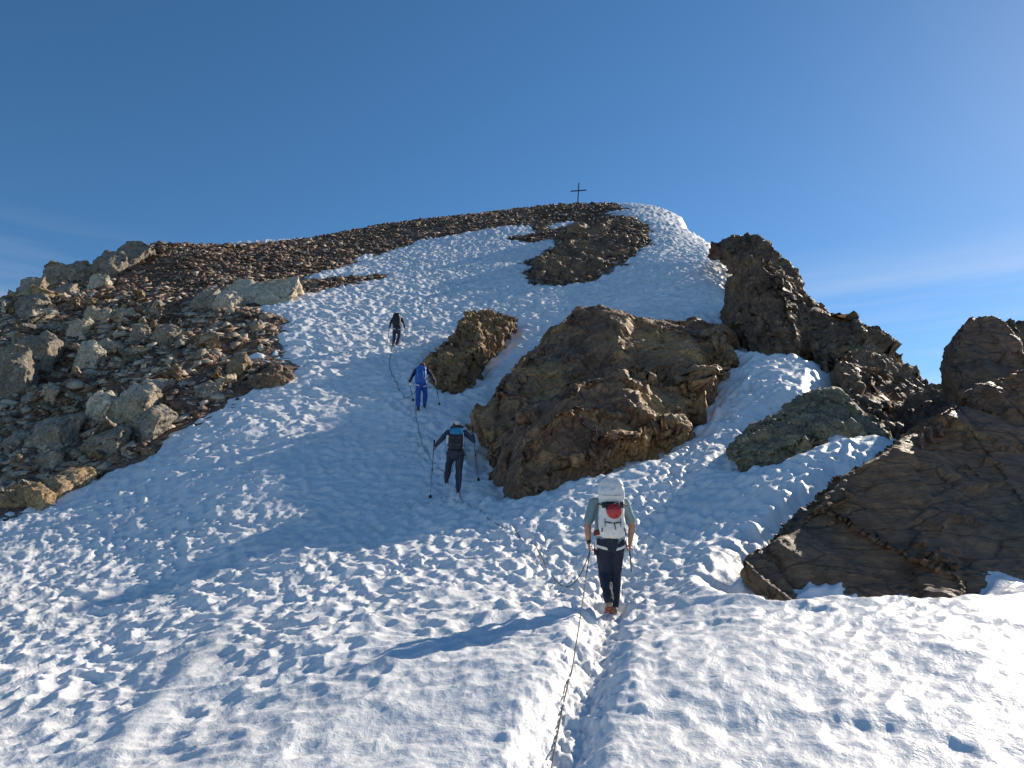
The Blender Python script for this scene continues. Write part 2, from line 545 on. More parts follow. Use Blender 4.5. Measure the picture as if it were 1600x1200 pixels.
def mat_snow():
    m, n, l, b = new_mat('snow')
    geo = n.new('ShaderNodeNewGeometry')
    a = noise_node(n, l, geo.outputs['Position'], 0.35, 4)
    c = ramp(n, l, a.outputs['Fac'], [(0.3, (0.76, 0.76, 0.755)), (0.7, (0.83, 0.835, 0.84))])
    g = noise_node(n, l, geo.outputs['Position'], 2.2, 6, 0.6)
    dirt = ramp(n, l, g.outputs['Fac'], [(0.55, 0.0), (0.85, 0.16)])
    col = mixc(n, l, dirt.outputs['Color'], c.outputs['Color'], (0.62, 0.58, 0.52))
    l.new(col.outputs['Color'], b.inputs['Base Color'])
    b.inputs['Roughness'].default_value = 0.48
    b.inputs['Specular IOR Level'].default_value = 0.35
    b.inputs['Subsurface Weight'].default_value = 0.0
    f = noise_node(n, l, geo.outputs['Position'], 17.0, 5, 0.65)
    gr = noise_node(n, l, geo.outputs['Position'], 85.0, 3, 0.7)
    mid = noise_node(n, l, geo.outputs['Position'], 6.0, 4, 0.6, 0.4)
    bump_chain(n, l, b, [(mid.outputs['Fac'], 0.35, 0.05), (f.outputs['Fac'], 0.55, 0.022), (gr.outputs['Fac'], 0.5, 0.005)])
    return m


def mat_rock(name, dark, mid, light, ochre, ochre_amt=0.5, rot=(0.5, 0.3, 0.4), sc=1.0, rough=0.72, grey=None):
    """weathered gneiss: foliated bands, iron staining, lichen and fine pitted relief"""
    m, n, l, b = new_mat(name)
    geo = n.new('ShaderNodeNewGeometry')
    pos = geo.outputs['Position']
    mp = n.new('ShaderNodeMapping'); mp.inputs['Rotation'].default_value = rot; mp.inputs['Scale'].default_value = (1.0 * sc, 4.2 * sc, 0.75 * sc)
    l.new(pos, mp.inputs['Vector'])
    band = noise_node(n, l, mp.outputs['Vector'], 0.9, 8, 0.62, 0.7)
    big = noise_node(n, l, pos, 0.42 * sc, 5, 0.55, 0.3)
    fine = noise_node(n, l, pos, 9.0 * sc, 8, 0.7)
    c1 = ramp(n, l, band.outputs['Fac'], [(0.28, dark), (0.48, mid), (0.66, light)])
    st = ramp(n, l, big.outputs['Fac'], [(0.46, 0.0), (0.66, ochre_amt)])
    c2 = mixc(n, l, st.outputs['Color'], c1.outputs['Color'], ochre)
    big2 = noise_node(n, l, pos, 0.8 * sc, 5, 0.6, 0.5)
    st2 = ramp(n, l, big2.outputs['Fac'], [(0.5, 0.0), (0.7, 0.55)])
    c3 = mixc(n, l, st2.outputs['Color'], c2.outputs['Color'], grey if grey else tuple(0.7 * v for v in mid))
    f2 = ramp(n, l, fine.outputs['Fac'], [(0.3, 0.45), (0.7, 1.6)])
    c4 = mixc(n, l, 1.0, c3.outputs['Color'], f2.outputs['Color'], 'MULTIPLY')
    vor = n.new('ShaderNodeTexVoronoi'); vor.inputs['Scale'].default_value = 2.6 * sc
    vor.feature = 'DISTANCE_TO_EDGE'
    wv = mixc(n, l, 0.12, mp.outputs['Vector'], noise_node(n, l, pos, 2.0, 4).outputs['Color'])
    l.new(wv.outputs['Color'], vor.inputs['Vector'])
    cr = ramp(n, l, vor.outputs['Distance'], [(0.0, 0.0), (0.05, 1.0)])
    at = n.new('ShaderNodeObjectInfo')
    rv = ramp(n, l, at.outputs['Random'], [(0.0, 0.78), (1.0, 1.18)])
    c5 = mixc(n, l, 1.0, c4.outputs['Color'], rv.outputs['Color'], 'MULTIPLY')
    crc = ramp(n, l, vor.outputs['Distance'], [(0.0, 0.35), (0.035, 1.0)])
    c6 = mixc(n, l, 1.0, c5.outputs['Color'], crc.outputs['Color'], 'MULTIPLY')
    l.new(c6.outputs['Color'], b.inputs['Base Color'])
    rr = ramp(n, l, band.outputs['Fac'], [(0.3, rough - 0.14), (0.7, rough + 0.12)])
    l.new(rr.outputs['Color'], b.inputs['Roughness'])
    b.inputs['Specular IOR Level'].default_value = 0.45
    bf = noise_node(n, l, mp.outputs['Vector'], 3.4, 9, 0.68, 0.5)
    bump_chain(n, l, b, [(cr.outputs['Color'], 0.35, 0.03), (bf.outputs['Fac'], 0.9, 0.16 / max(sc, 0.7)), (fine.outputs['Fac'], 0.75, 0.035)])
    return m


def mat_rubble():
    """ground between the stones: dark gravel and grit"""
    m, n, l, b = new_mat('rubble ground')
    geo = n.new('ShaderNodeNewGeometry'); pos = geo.outputs['Position']
    v = n.new('ShaderNodeTexVoronoi'); v.inputs['Scale'].default_value = 5.5; l.new(pos, v.inputs['Vector'])
    v2 = n.new('ShaderNodeTexVoronoi'); v2.inputs['Scale'].default_value = 14.0; l.new(pos, v2.inputs['Vector'])
    big = noise_node(n, l, pos, 0.13, 5, 0.6)
    base = ramp(n, l, big.outputs['Fac'], [(0.35, (0.13, 0.082, 0.052)), (0.5, (0.19, 0.11, 0.066)), (0.68, (0.22, 0.165, 0.115))])
    var = ramp(n, l, v.outputs['Color'], [(0.1, 0.35), (0.9, 1.7)])
    c = mixc(n, l, 1.0, base.outputs['Color'], var.outputs['Color'], 'MULTIPLY')
    l.new(c.outputs['Color'], b.inputs['Base Color'])
    b.inputs['Roughness'].default_value = 0.85
    bump_chain(n, l, b, [(v.outputs['Distance'], 0.9, 0.12), (v2.outputs['Distance'], 0.8, 0.04)])
    return m


def mat_stones():
    m, n, l, b = new_mat('scree stones')
    a = n.new('ShaderNodeAttribute'); a.attribute_name = 'tone'
    geo = n.new('ShaderNodeNewGeometry'); pos = geo.outputs['Position']
    base = ramp(n, l, a.outputs['Fac'], [(0.0, (0.06, 0.038, 0.028)), (0.35, (0.15, 0.085, 0.050)), (0.6, (0.25, 0.15, 0.088)), (0.8, (0.32, 0.25, 0.18)), (1.0, (0.52, 0.44, 0.34))])
    nn = noise_node(n, l, pos, 6.0, 5, 0.65)
    v = ramp(n, l, nn.outputs['Fac'], [(0.3, 0.6), (0.7, 1.3)])
    c = mixc(n, l, 1.0, base.outputs['Color'], v.outputs['Color'], 'MULTIPLY')
    l.new(c.outputs['Color'], b.inputs['Base Color'])
    b.inputs['Roughness'].default_value = 0.7
    bump_chain(n, l, b, [(nn.outputs['Fac'], 0.6, 0.04)])
    return m


M_SNOW = mat_snow()
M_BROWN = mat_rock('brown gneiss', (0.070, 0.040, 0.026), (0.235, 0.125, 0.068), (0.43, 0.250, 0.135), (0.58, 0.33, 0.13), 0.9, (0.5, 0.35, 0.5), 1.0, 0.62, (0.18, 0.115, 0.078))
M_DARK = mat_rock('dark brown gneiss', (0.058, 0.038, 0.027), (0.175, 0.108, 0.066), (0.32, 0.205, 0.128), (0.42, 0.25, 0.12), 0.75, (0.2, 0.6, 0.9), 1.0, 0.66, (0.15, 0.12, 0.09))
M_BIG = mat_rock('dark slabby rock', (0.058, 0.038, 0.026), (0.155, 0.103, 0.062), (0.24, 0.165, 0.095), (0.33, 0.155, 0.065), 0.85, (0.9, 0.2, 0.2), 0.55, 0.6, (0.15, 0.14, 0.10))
M_OCHRE = mat_rock('ochre rock', (0.10, 0.055, 0.03), (0.30, 0.175, 0.09), (0.46, 0.29, 0.155), (0.52, 0.32, 0.13), 0.7, (0.4, 0.1, 0.2), 1.6, 0.7)
M_OLIVE = mat_rock('olive grey rock', (0.075, 0.062, 0.042), (0.20, 0.172, 0.115), (0.36, 0.31, 0.205), (0.40, 0.29, 0.14), 0.5, (0.7, 0.9, 0.2), 1.5, 0.66, (0.2, 0.185, 0.14))
M_PALE = mat_rock('pale granite', (0.30, 0.25, 0.18), (0.56, 0.48, 0.36), (0.68, 0.60, 0.47), (0.52, 0.38, 0.21), 0.6, (0.3, 0.6, 0.2), 1.2, 0.74, (0.44, 0.40, 0.33))
M_GREY = mat_rock('grey rock', (0.15, 0.125, 0.095), (0.33, 0.28, 0.22), (0.48, 0.42, 0.33), (0.38, 0.27, 0.15), 0.6, (0.8, 0.3, 0.1), 1.3, 0.72, (0.25, 0.235, 0.21))
M_TAN = mat_rock('tan layered rock', (0.16, 0.10, 0.05), (0.38, 0.27, 0.15), (0.52, 0.39, 0.24), (0.50, 0.31, 0.12), 0.7, (0.2, 0.1, 0.2), 1.4, 0.72)
M_RED = mat_rock('reddish rock', (0.09, 0.045, 0.035), (0.24, 0.13, 0.10), (0.36, 0.22, 0.17), (0.34, 0.18, 0.10), 0.6, (0.4, 0.1, 0.2), 2.5, 0.7)
M_RUBBLE = mat_rubble()
M_STONES = mat_stones()

# ------------------------------------------------------------------ valley floor far below, so that the world goes on past the ridge
R0 = 26000.0
vf = mesh_obj('valley_floor', [(-R0, -R0, -1400), (R0, -R0, -1400), (R0, R0, -1400), (-R0, R0, -1400)], [(0, 1, 2, 3)], None)
mv, n, l, b = new_mat('valley haze green')
geo = n.new('ShaderNodeNewGeometry')
t = noise_node(n, l, geo.outputs['Position'], 0.0006, 6, 0.6)
c = ramp(n, l, t.outputs['Fac'], [(0.35, (0.05, 0.08, 0.04)), (0.55, (0.12, 0.13, 0.09)), (0.75, (0.3, 0.3, 0.3))])
l.new(c.outputs['Color'], b.inputs['Base Color']); b.inputs['Roughness'].default_value = 0.9
vf.data.materials.append(mv)
tag(vf, kind='structure')

# ------------------------------------------------------------------ land and snow meshes on one fan-shaped grid (finer where nearer)
def fan(us, Ys):
    U, Yg = np.meshgrid(us, Ys, indexing='ij')
    return U * Yg, Yg


def grid_faces(nu, nv, keep):
    i, j = np.meshgrid(np.arange(nu - 1), np.arange(nv - 1), indexing='ij')
    a = i * nv + j
    q = np.stack([a, a + nv, a + nv + 1, a + 1], -1)
    k = keep[:-1, :-1] | keep[1:, :-1] | keep[:-1, 1:] | keep[1:, 1:]
    return q[k]


def compact(X, Y, Z, f):
    used = np.zeros(X.size, bool); used[f.ravel()] = True
    idx = np.cumsum(used) - 1
    V = np.stack([X.ravel(), Y.ravel(), Z.ravel()], 1)[used]
    return V, idx[f]


side = 0.80 + np.cumsum(np.geomspace(0.003, 0.06, 48))
# the same snowfield carries on behind the photographer
bx = np.linspace(-60, 60, 61); by = np.linspace(-60, 1.6, 40)
BX, BY = np.meshgrid(bx, by, indexing='ij')
BZ = -1.98 + 0.03 * np.minimum(BY, 0) - 0.02 * np.abs(BX) - 0.0016 * BX ** 2 + 0.12 * perlin(BX * 0.3, BY * 0.3, seed=90) - 0.08
fb = grid_faces(61, 40, np.ones((61, 40), bool))
V, fb = compact(BX, BY, BZ, fb)
tag(mesh_obj('snow_field', V, fb, M_SNOW, smooth=True), kind='structure')

# rocky ground
us2 = np.concatenate([np.linspace(-2.3, -0.82, 60), np.linspace(-0.80, 0.80, 340), np.linspace(0.82, 2.3, 60)])
Ys2 = np.exp(np.linspace(math.log(8), math.log(165), 340))
X, Yg = fan(us2, Ys2)
M2 = snow_mask(X, Yg)


def rock_ground_z(X, Y, M):
    s = np.clip(-M / 2.0 + 0.4, 0.15, 1)
    left = np.clip((-X - 6) / 8, 0, 1) * np.clip((50 - Y) / 14, 0, 1)
    d = 0.18 * fbm(X * 0.45, Y * 0.45, octv=5, seed=80, gain=0.6) + 0.07 * np.abs(fbm(X * 1.7, Y * 1.7, octv=3, seed=81))
    f1, f2, r = worley2(X / 2.6 + 0.4 * perlin(X * .5, Y * .5, seed=82), Y / 2.2 + 0.4 * perlin(X * .5, Y * .5, seed=83), seed=6)
    blk = (r - 0.45) * 0.9 * np.clip((f2 - f1) / 0.25, 0, 1)
    return ground(X, Y) - 0.16 + d * s + blk * left * s


Z2 = rock_ground_z(X, Yg, M2)
f = grid_faces(len(us2), len(Ys2), M2 < 1.2)
V, f = compact(X, Yg, Z2, f)
g = mesh_obj('rocky_slope', V, f, M_RUBBLE, smooth=True)
tag(g, kind='structure')

# ------------------------------------------------------------------ rock builder
def hull_faces(pts):
    bm = bmesh.new()
    for p in pts: bm.verts.new(p)
    r = bmesh.ops.convex_hull(bm, input=bm.verts)
    junk = [v for v in bm.verts if not v.link_faces]
    for v in junk: bm.verts.remove(v)
    return bm


def lump(pts, thick, sink=1.0, back=None):
    """a convex block: the seen points, the same points further back and a little lower, and a foot below the snow"""
    out = []
    for p in pts:
        p = np.asarray(p, float)
        out.append(p)
        q = p + np.array([p[0] / p[1] * thick * 0.6, thick, -0.10 * thick]); out.append(q)
    zs = min(p[2] for p in out[::2])
    foot = [np.array([p[0], p[1], zs - sink]) for p in out if p[2] < zs + 0.5]
    return out + foot


def voxelise(bms, voxel, smooth=2):
    me = bpy.data.meshes.new('tmp'); full = bmesh.new()
    for bm in bms:
        tmp = bpy.data.meshes.new('t'); bm.to_mesh(tmp); full.from_mesh(tmp); bpy.data.meshes.remove(tmp); bm.free()
    full.to_mesh(me); full.free()
    o = bpy.data.objects.new('tmp', me); COL.objects.link(o)
    r = o.modifiers.new('r', 'REMESH'); r.mode = 'VOXEL'; r.voxel_size = voxel; r.adaptivity = 0
    if smooth:
        s = o.modifiers.new('s', 'SMOOTH'); s.factor = 0.5; s.iterations = smooth
    dg = bpy.context.evaluated_depsgraph_get()
    ev = o.evaluated_get(dg); em = ev.to_mesh()
    n = len(em.vertices)
    co = np.empty(n * 3, np.float32); em.vertices.foreach_get('co', co)
    no = np.empty(n * 3, np.float32); em.vertices.foreach_get('normal', no)
    polys = np.array([p.vertices[:] for p in em.polygons], np.int32)
    ev.to_mesh_clear()
    bpy.data.objects.remove(o); bpy.data.meshes.remove(me)
    return co.reshape(-1, 3), no.reshape(-1, 3), polys


def rot3(a, b, c):
    return np.array(Matrix.Rotation(a, 3, 'X') @ Matrix.Rotation(b, 3, 'Y') @ Matrix.Rotation(c, 3, 'Z'), np.float32)


def roughen(co, no, block=1.2, A=0.22, rot=(0.4, 0.3, 0.5), stretch=(1, 2.4, 0.8), seed=0, soft=0.15, fine=0.05, step=0.6, crack=0.22):
    R = rot3(*rot)
    p = co @ R.T * np.array(stretch, np.float32) / block
    w = np.stack([perlin(co[:, 0] / block, co[:, 1] / block, co[:, 2] / block, seed + k) for k in range(3)], 1) * 0.45
    def chip(pp, sd):
        hh, cc, f1 = cells3(pp, sd)
        return f1 - 0.5 + step * hh, cc
    h1, c1 = chip(p + w, seed)
    h2, c2 = chip((p + w) * 2.1 + 3.3, seed + 5)
    h3, c3 = chip((p + 0.6 * w) * 4.7 + 1.3, seed + 9)
    h4, c4 = chip((p + 0.6 * w) * 9.7 + 1.3, seed + 19)
    chipa = 0.22 + 0.22 * np.clip(perlin(co[:, 0] / block * .5, co[:, 1] / block * .5, co[:, 2] / block * .5, seed + 31) + .2, 0, 1)
    d = A * (h1 + 0.55 * h2 + 1.5 * chipa * h3 + 0.9 * chipa * h4)
    d -= A * crack * (np.exp(-c1 / 0.03) + 0.8 * np.exp(-c2 / 0.05) + 0.6 * np.exp(-c3 / 0.08))
    q = co / block
    d += soft * fbm(q[:, 0] * 0.6, q[:, 1] * 0.6, q[:, 2] * 0.6, octv=4, seed=seed + 13)
    ps = (co @ R.T) * np.array([0.9, 5.0, 0.9], np.float32)
    d += fine * (1 - 2 * np.abs(fbm(ps[:, 0], ps[:, 1], ps[:, 2], octv=4, seed=seed + 17, gain=0.6)))
    return co + no * d[:, None]


FEET = []


def vnormals(co, polys):
    a = co[polys[:, 1]] - co[polys[:, 0]]; b = co[polys[:, 3]] - co[polys[:, 0]]
    fn = np.cross(a, b)
    n = np.zeros_like(co)
    for k in range(4): np.add.at(n, polys[:, k], fn)
    return n / (np.linalg.norm(n, axis=1)[:, None] + 1e-9)


def split_faces(co, no, polys, scales, joint, seed):
    """break flat faces off the block, roughly along its joint directions"""
    r = np.random.default_rng(seed)
    Jm = rot3(*joint)
    e = co[polys[:, 1]] - co[polys[:, 0]]; area = len(polys) * float(np.median((e * e).sum(1)))
    for (R, depth, dens) in scales:
        K = int(min(260, area / (R * R) * dens))
        src = co.copy(); best = np.zeros(len(co), np.float32); vec = np.zeros_like(co)
        for k in range(K):
            i = int(r.integers(len(co)))
            n0 = no[i]
            jd = Jm @ n0
            jl = int(np.argmax(np.abs(jd))); jn = Jm[jl] * np.sign(jd[jl])
            n = 0.62 * n0 + 0.38 * jn + r.normal(0, 0.13, 3); n = (n / np.linalg.norm(n)).astype(np.float32)
            RR = R * r.uniform(0.6, 1.4)
            rel = src - src[i]
            sub = np.nonzero((np.abs(rel[:, 0]) < 1.9 * RR) & (np.abs(rel[:, 1]) < 1.9 * RR) & (np.abs(rel[:, 2]) < 1.9 * RR))[0]
            rel = rel[sub]
            s_ = rel @ n
            lat = rel - s_[:, None] * n
            u = Jm[(jl + 1) % 3]; v = Jm[(jl + 2) % 3]
            m = (np.abs(lat @ u) < RR * r.uniform(0.8, 1.7)) & (np.abs(lat @ v) < RR * r.uniform(0.5, 0.9))
            d = (s_ + depth * r.uniform(0.5, 1.0)).clip(0, 1.8 * depth)
            m &= (d > 0) & (no[sub] @ n > 0.35)
            m &= d > best[sub]
            q = sub[m]
            best[q] = d[m]; vec[q] = -d[m][:, None] * n
        co = src + vec
    return co


def rock(name, label, lumps, voxel, mat, cat='rock', group=None, smooth=3, flat=True, **kw):
    bms = [hull_faces(l_) for l_ in lumps]
    co, no, polys = voxelise(bms, voxel, smooth)
    co = co + no * kw.get('block', 1.2) * 0.05 * kw.get('cut', 1.0)
    b = kw.get('block', 1.2)
    J_ = kw.pop('joint', kw.get('rot', (0.4, 0.3, 0.5)))
    q = kw.pop('cut', 1.0)
    if q:
        co = split_faces(co, no, polys, ((b * 1.0, b * 0.13 * q, 1.6), (b * 0.5, b * 0.085 * q, 2.4), (b * 0.24, b * 0.05 * q, 3.0)), J_, kw.get('seed', 0))
        no = vnormals(co, polys).astype(np.float32)
    kw['A'] = kw.get('A', 0.22) * kw.pop('chips', 0.45)
    kw['soft'] = kw.get('soft', 0.15) * 0.7
    co = roughen(co, no, **kw)
    FEET.append(co.copy())
    # drop what lies well below the snow
    c = co[polys].mean(1)
    gz = ground(c[:, 0], c[:, 1])
    keep = c[:, 2] > gz - 0.9
    polys = polys[keep]
    used = np.zeros(len(co), bool); used[polys.ravel()] = True
    idx = np.cumsum(used) - 1
    co = co[used]; polys = idx[polys]
    org = np.array([co[:, 0].mean(), co[:, 1].mean(), co[:, 2].min()])
    o = mesh_obj(name, co, polys, mat, origin=org, smooth=not flat)
    tag(o, label, cat, group)
    return o


# ---- the big outcrop in the middle
def at(px, py, dY=0.0):
    p = hit(px, py); return P(px, py, p[1] + dY)


C = [
 # upper sheet, left shoulder
 lump([P(905,484,27.8), P(850,508,25.6), P(800,543,23.4), P(745,595,20.8), P(722,630,20.0), P(752,665,19.5), P(800,690,18.0), P(900,640,18.6), P(960,560,21.6), P(960,486,27.6)], 4.0, 2.5),
 # upper right sheet
 lump([P(905,482,28), P(1000,482,28.6), P(1050,487,28.2), P(1010,560,22.0), P(1075,610,18.9), P(1120,585,20.4), P(1115,520,23.5), P(930,570,20.5), P(1060,640,18.2)], 4.0, 3),
 lump([P(1040,485,28.2), P(1100,483,28.4), P(1132,492,28), P(1144,516,26.0), P(1162,540,22.6), P(1145,572,21.0), P(1108,606,19.4), P(1060,560,21.5)], 3.0, 3),
 # ochre shoulder
 lump([P(985,545,20.5), P(1030,560,20.0), P(1065,595,18.8), P(1078,630,18.0), P(1066,652,17.6), P(1000,640,17.6), P(960,590,18.6)], 3.0, 2.5),
 # lower nose
 lump([P(905,578,18.6), P(950,566,19.0), P(1000,580,18.6), P(1045,610,18.4), P(1068,640,17.8), P(1052,662,17.2), P(1015,687,16.4), P(940,712,16.6), P(880,735,16.0), P(860,640,16.6), P(890,600,17.6)], 5, 2),
 lump([P(890,600,17.6), P(840,650,16.8), P(785,655,18.4), P(756,690,18.4), P(757,732,17.0), P(795,755,15.9), P(860,744,15.9), P(920,725,16.3), P(900,630,17)], 5, 2),
]
rock('rock_outcrop', 'largest brown outcrop in the middle of the snow, sunlit ochre along its ridge', C, 0.062, M_BROWN, block=1.5, A=0.23, rot=(0.5, 0.5, 0.6), stretch=(0.8, 2.2, 0.7), cut=1.3, seed=3, soft=0.20, fine=0.035)

S = [
 lump([P(738,484,33), P(775,483,34), P(806,490,34), P(797,514,32), P(760,535,30), P(725,520,30), P(712,505,31)], 2.5, 2),
 lump([P(715,505,30.5), P(690,530,29), P(668,555,28), P(672,575,27), P(700,588,26), P(718,580,26), P(745,555,28), P(750,515,29.5)], 2.5, 2),
 lump([P(735,500,30.5), P(752,500,30.5), P(760,530,29), P(752,548,28), P(735,560,27.5), P(725,530,28.8)], 2, 2),
]
rock('rock_outcrop', 'small jagged ochre outcrop above the blue-clad climber, left of the big outcrop', S, 0.055, M_OCHRE, cut=1.3, chips=0.9, block=0.7, A=0.24, rot=(0.3, 0.5, 0.4), stretch=(0.9, 2.4, 0.6), seed=21, soft=0.12, fine=0.05)

# ---- upper outcrop below the cross
U = [
 lump([P(868,385,54), P(900,378,55), P(950,360,60), P(1000,372,57), P(1010,380,54), P(970,405,50), P(930,430,46.5), P(880,440,45), P(845,435,45.5), P(830,412,48), P(850,398,51)], 5, 3),
 lump([P(895,400,47.5), P(935,395,48), P(960,405,47.5), P(940,428,45.5), P(900,440,44.5), P(885,425,45)], 3, 3),
 lump([P(880,362,62), P(935,342,68), P(985,340,70), P(1008,356,66), P(1018,372,60), P(960,375,60), P(900,380,57)], 5, 3),
]
rock('rock_outcrop', 'dark outcrop high on the snow just below the summit cross', U, 0.15, M_DARK, block=1.6, A=0.55, rot=(0.3, 0.2, 0.4), stretch=(0.9, 1.6, 1.1), seed=33, soft=0.35, fine=0.10)

# ---- buttress on the right skyline
B = [
 lump([P(1178, 394, 26.76), P(1200, 396, 26.34), P(1222, 425, 25.49), P(1235, 470, 24.64), P(1240, 520, 23.79), P(1200, 535, 23.45), P(1165, 530, 23.97), P(1145, 510, 24.80), P(1128, 478, 26.34), P(1126, 455, 27.18), P(1150, 415, 27.18)], 4, 2.5),
 lump([P(1205, 396, 27.18), P(1235, 425, 27.61), P(1262, 445, 28.05), P(1280, 475, 27.61), P(1300, 490, 27.18), P(1290, 520, 25.05), P(1250, 515, 24.22), P(1215, 530, 23.79), P(1200, 450, 25.49)], 4, 3),
 lump([P(1262, 448, 27.61), P(1310, 476, 26.76), P(1345, 497, 25.49), P(1372, 503, 24.64), P(1340, 560, 22.08), P(1290, 560, 22.08), P(1265, 515, 24.12)], 4, 4),
]
rock('rock_buttress', 'tall brown rock buttress on the right skyline above the narrow snow corridor', B, 0.088, M_DARK, block=1.5, A=0.36, rot=(0.2, 0.35, 0.5), stretch=(1.8, 1.6, 0.5), cut=1.2, seed=41, soft=0.18, fine=0.07)
B2 = [
 lump([P(1108, 375, 40.41), P(1135, 370, 41.38), P(1150, 364, 40.41), P(1175, 362, 39.42), P(1205, 380, 37.45), P(1215, 400, 35.47), P(1185, 410, 35.47), P(1165, 400, 37.94), P(1135, 388, 39.42)], 2, 1.0),
 lump([P(1165, 362, 38.42), P(1185, 365, 37.94), P(1210, 382, 36.46), P(1240, 412, 34.98), P(1262, 442, 34.00), P(1230, 440, 33.50), P(1200, 420, 34.49)], 2, 2.0),
]
rock('rock_buttress', 'dark knobbly rock crest behind the top of the tall buttress', B2, 0.10, M_DARK, block=0.95, A=0.36, rot=(0.9, 0.2, 0.5), stretch=(1, 1.3, 0.9), seed=47, soft=0.2, fine=0.08)
B3 = [
 lump([P(1340, 500, 25.40), P(1375, 500, 24.95), P(1405, 525, 24.50), P(1440, 562, 23.77), P(1466, 590, 23.14), P(1440, 640, 19.96), P(1400, 660, 18.14), P(1340, 620, 18.60), P(1298, 580, 20.41), P(1300, 545, 22.68)], 4, 4),
 lump([P(1298, 560, 21.77), P(1330, 560, 20.86), P(1400, 600, 19.51), P(1420, 660, 17.41), P(1395, 690, 15.96), P(1330, 660, 17.24), P(1296, 610, 19.05)], 4, 4),
]
rock('rock_buttress', 'dark lower shoulder of the buttress falling to the gap in the right skyline', B3, 0.085, M_DARK, block=1.6, A=0.30, rot=(0.2, 0.75, 0.3), stretch=(2.0, 1.5, 0.5), seed=52, soft=0.2, fine=0.07)
B4 = [
 lump([P(1425,605,19.5), P(1460,592,19.5), P(1492,588,19), P(1520,600,18), P(1540,640,15), P(1480,665,15), P(1410,690,15.6), P(1405,640,18)], 3, 4),
]
rock('rock', 'low brown rock filling the gap left of the rounded boulder on the right', B4, 0.08, M_DARK, block=1.0, A=0.22, rot=(0.3, 0.6, 0.2), seed=57, soft=0.15, fine=0.04)

# ---- olive rock half buried between the two snow tongues
O = [
 lump([P(1140, 692, 15.27), P(1150, 676, 15.64), P(1185, 648, 16.19), P(1215, 622, 16.56), P(1255, 605, 16.74), P(1275, 600, 16.84), P(1290, 640, 15.82), P(1270, 680, 14.90), P(1200, 705, 14.54), P(1150, 719, 14.63)], 2, 1.5),
 lump([P(1272, 600, 16.74), P(1285, 612, 16.65), P(1312, 602, 16.74), P(1350, 632, 16.56), P(1382, 655, 16.19), P(1398, 672, 15.92), P(1380, 690, 15.46), P(1280, 690, 15.09), P(1265, 640, 15.64)], 2, 1.5),
]
rock('rock', 'olive grey ribbed rock half buried between two tongues of snow', O, 0.05, M_OLIVE, block=0.75, A=0.16, rot=(0.1, 0.5, 0.2), stretch=(2.4, 1.2, 0.5), seed=61, soft=0.12, fine=0.05)

# ---- the foreground rocks at the right edge
R1 = [
 lump([P(1166,874,9.6), P(1195,843,10.0), P(1255,797,10.7), P(1300,745,11.3), P(1385,686,12.0), P(1460,638,12.9), P(1500,622,13.3),
       P(1230,925,9.05), P(1300,948,8.85), P(1400,952,8.8), P(1560,956,8.75), P(1700,960,8.75), P(1800,900,9.6), P(1760,760,11.6), P(1640,640,13.0), P(1560,610,13.4)], 0.9, 0.9),
 lump([P(1440,760,10.9), P(1475,700,11.9), P(1500,720,11.7), P(1520,880,9.3), P(1505,948,8.62), P(1450,948,8.62), P(1425,850,9.7)], 1.0, 0.8),
]
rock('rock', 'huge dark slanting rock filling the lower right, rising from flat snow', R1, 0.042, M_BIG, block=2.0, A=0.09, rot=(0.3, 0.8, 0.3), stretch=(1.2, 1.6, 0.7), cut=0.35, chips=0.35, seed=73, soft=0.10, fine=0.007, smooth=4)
R2 = [
 lump([P(1500,626,13.6), P(1530,600,13.8), P(1575,565,14.2), P(1610,550,14.4), P(1700,560,14.6), P(1800,640,13.5), P(1700,700,12.4), P(1580,690,12.2), P(1520,660,12.9)], 1.3, 2),
]
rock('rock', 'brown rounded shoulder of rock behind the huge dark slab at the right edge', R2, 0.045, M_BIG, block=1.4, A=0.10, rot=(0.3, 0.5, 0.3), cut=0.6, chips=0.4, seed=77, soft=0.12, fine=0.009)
R3 = [
 lump([P(1520,487,17.2), P(1545,485,17.3), P(1575,500,17.4), P(1605,530,17.0), P(1620,580,16), P(1560,620,15.4), P(1505,622,15.4), P(1490,590,15.8), P(1486,548,16.4), P(1498,510,16.8)], 2, 3),
]
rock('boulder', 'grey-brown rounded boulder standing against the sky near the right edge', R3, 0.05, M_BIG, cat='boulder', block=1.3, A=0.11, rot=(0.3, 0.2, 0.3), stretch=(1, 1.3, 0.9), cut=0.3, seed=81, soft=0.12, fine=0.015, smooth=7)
R4 = [lump([P(1566,495,19), P(1590,490,19.2), P(1640,489,19.2), P(1680,520,19), P(1660,600,18), P(1590,590,18)], 2, 3)]
rock('boulder', 'second boulder cut by the right frame edge, behind the rounded one', R4, 0.06, M_BIG, cat='boulder', block=1.1, A=0.12, seed=85, soft=0.12, fine=0.015, smooth=6)
R5 = [((1448,664,1463,676), 12.3), ((1462,655,1480,668), 12.5), ((1478,644,1494,658), 12.8), ((1488,633,1503,646), 13.0), ((1432,674,1450,686), 12.2), ((1503,640,1524,656), 12.9)]
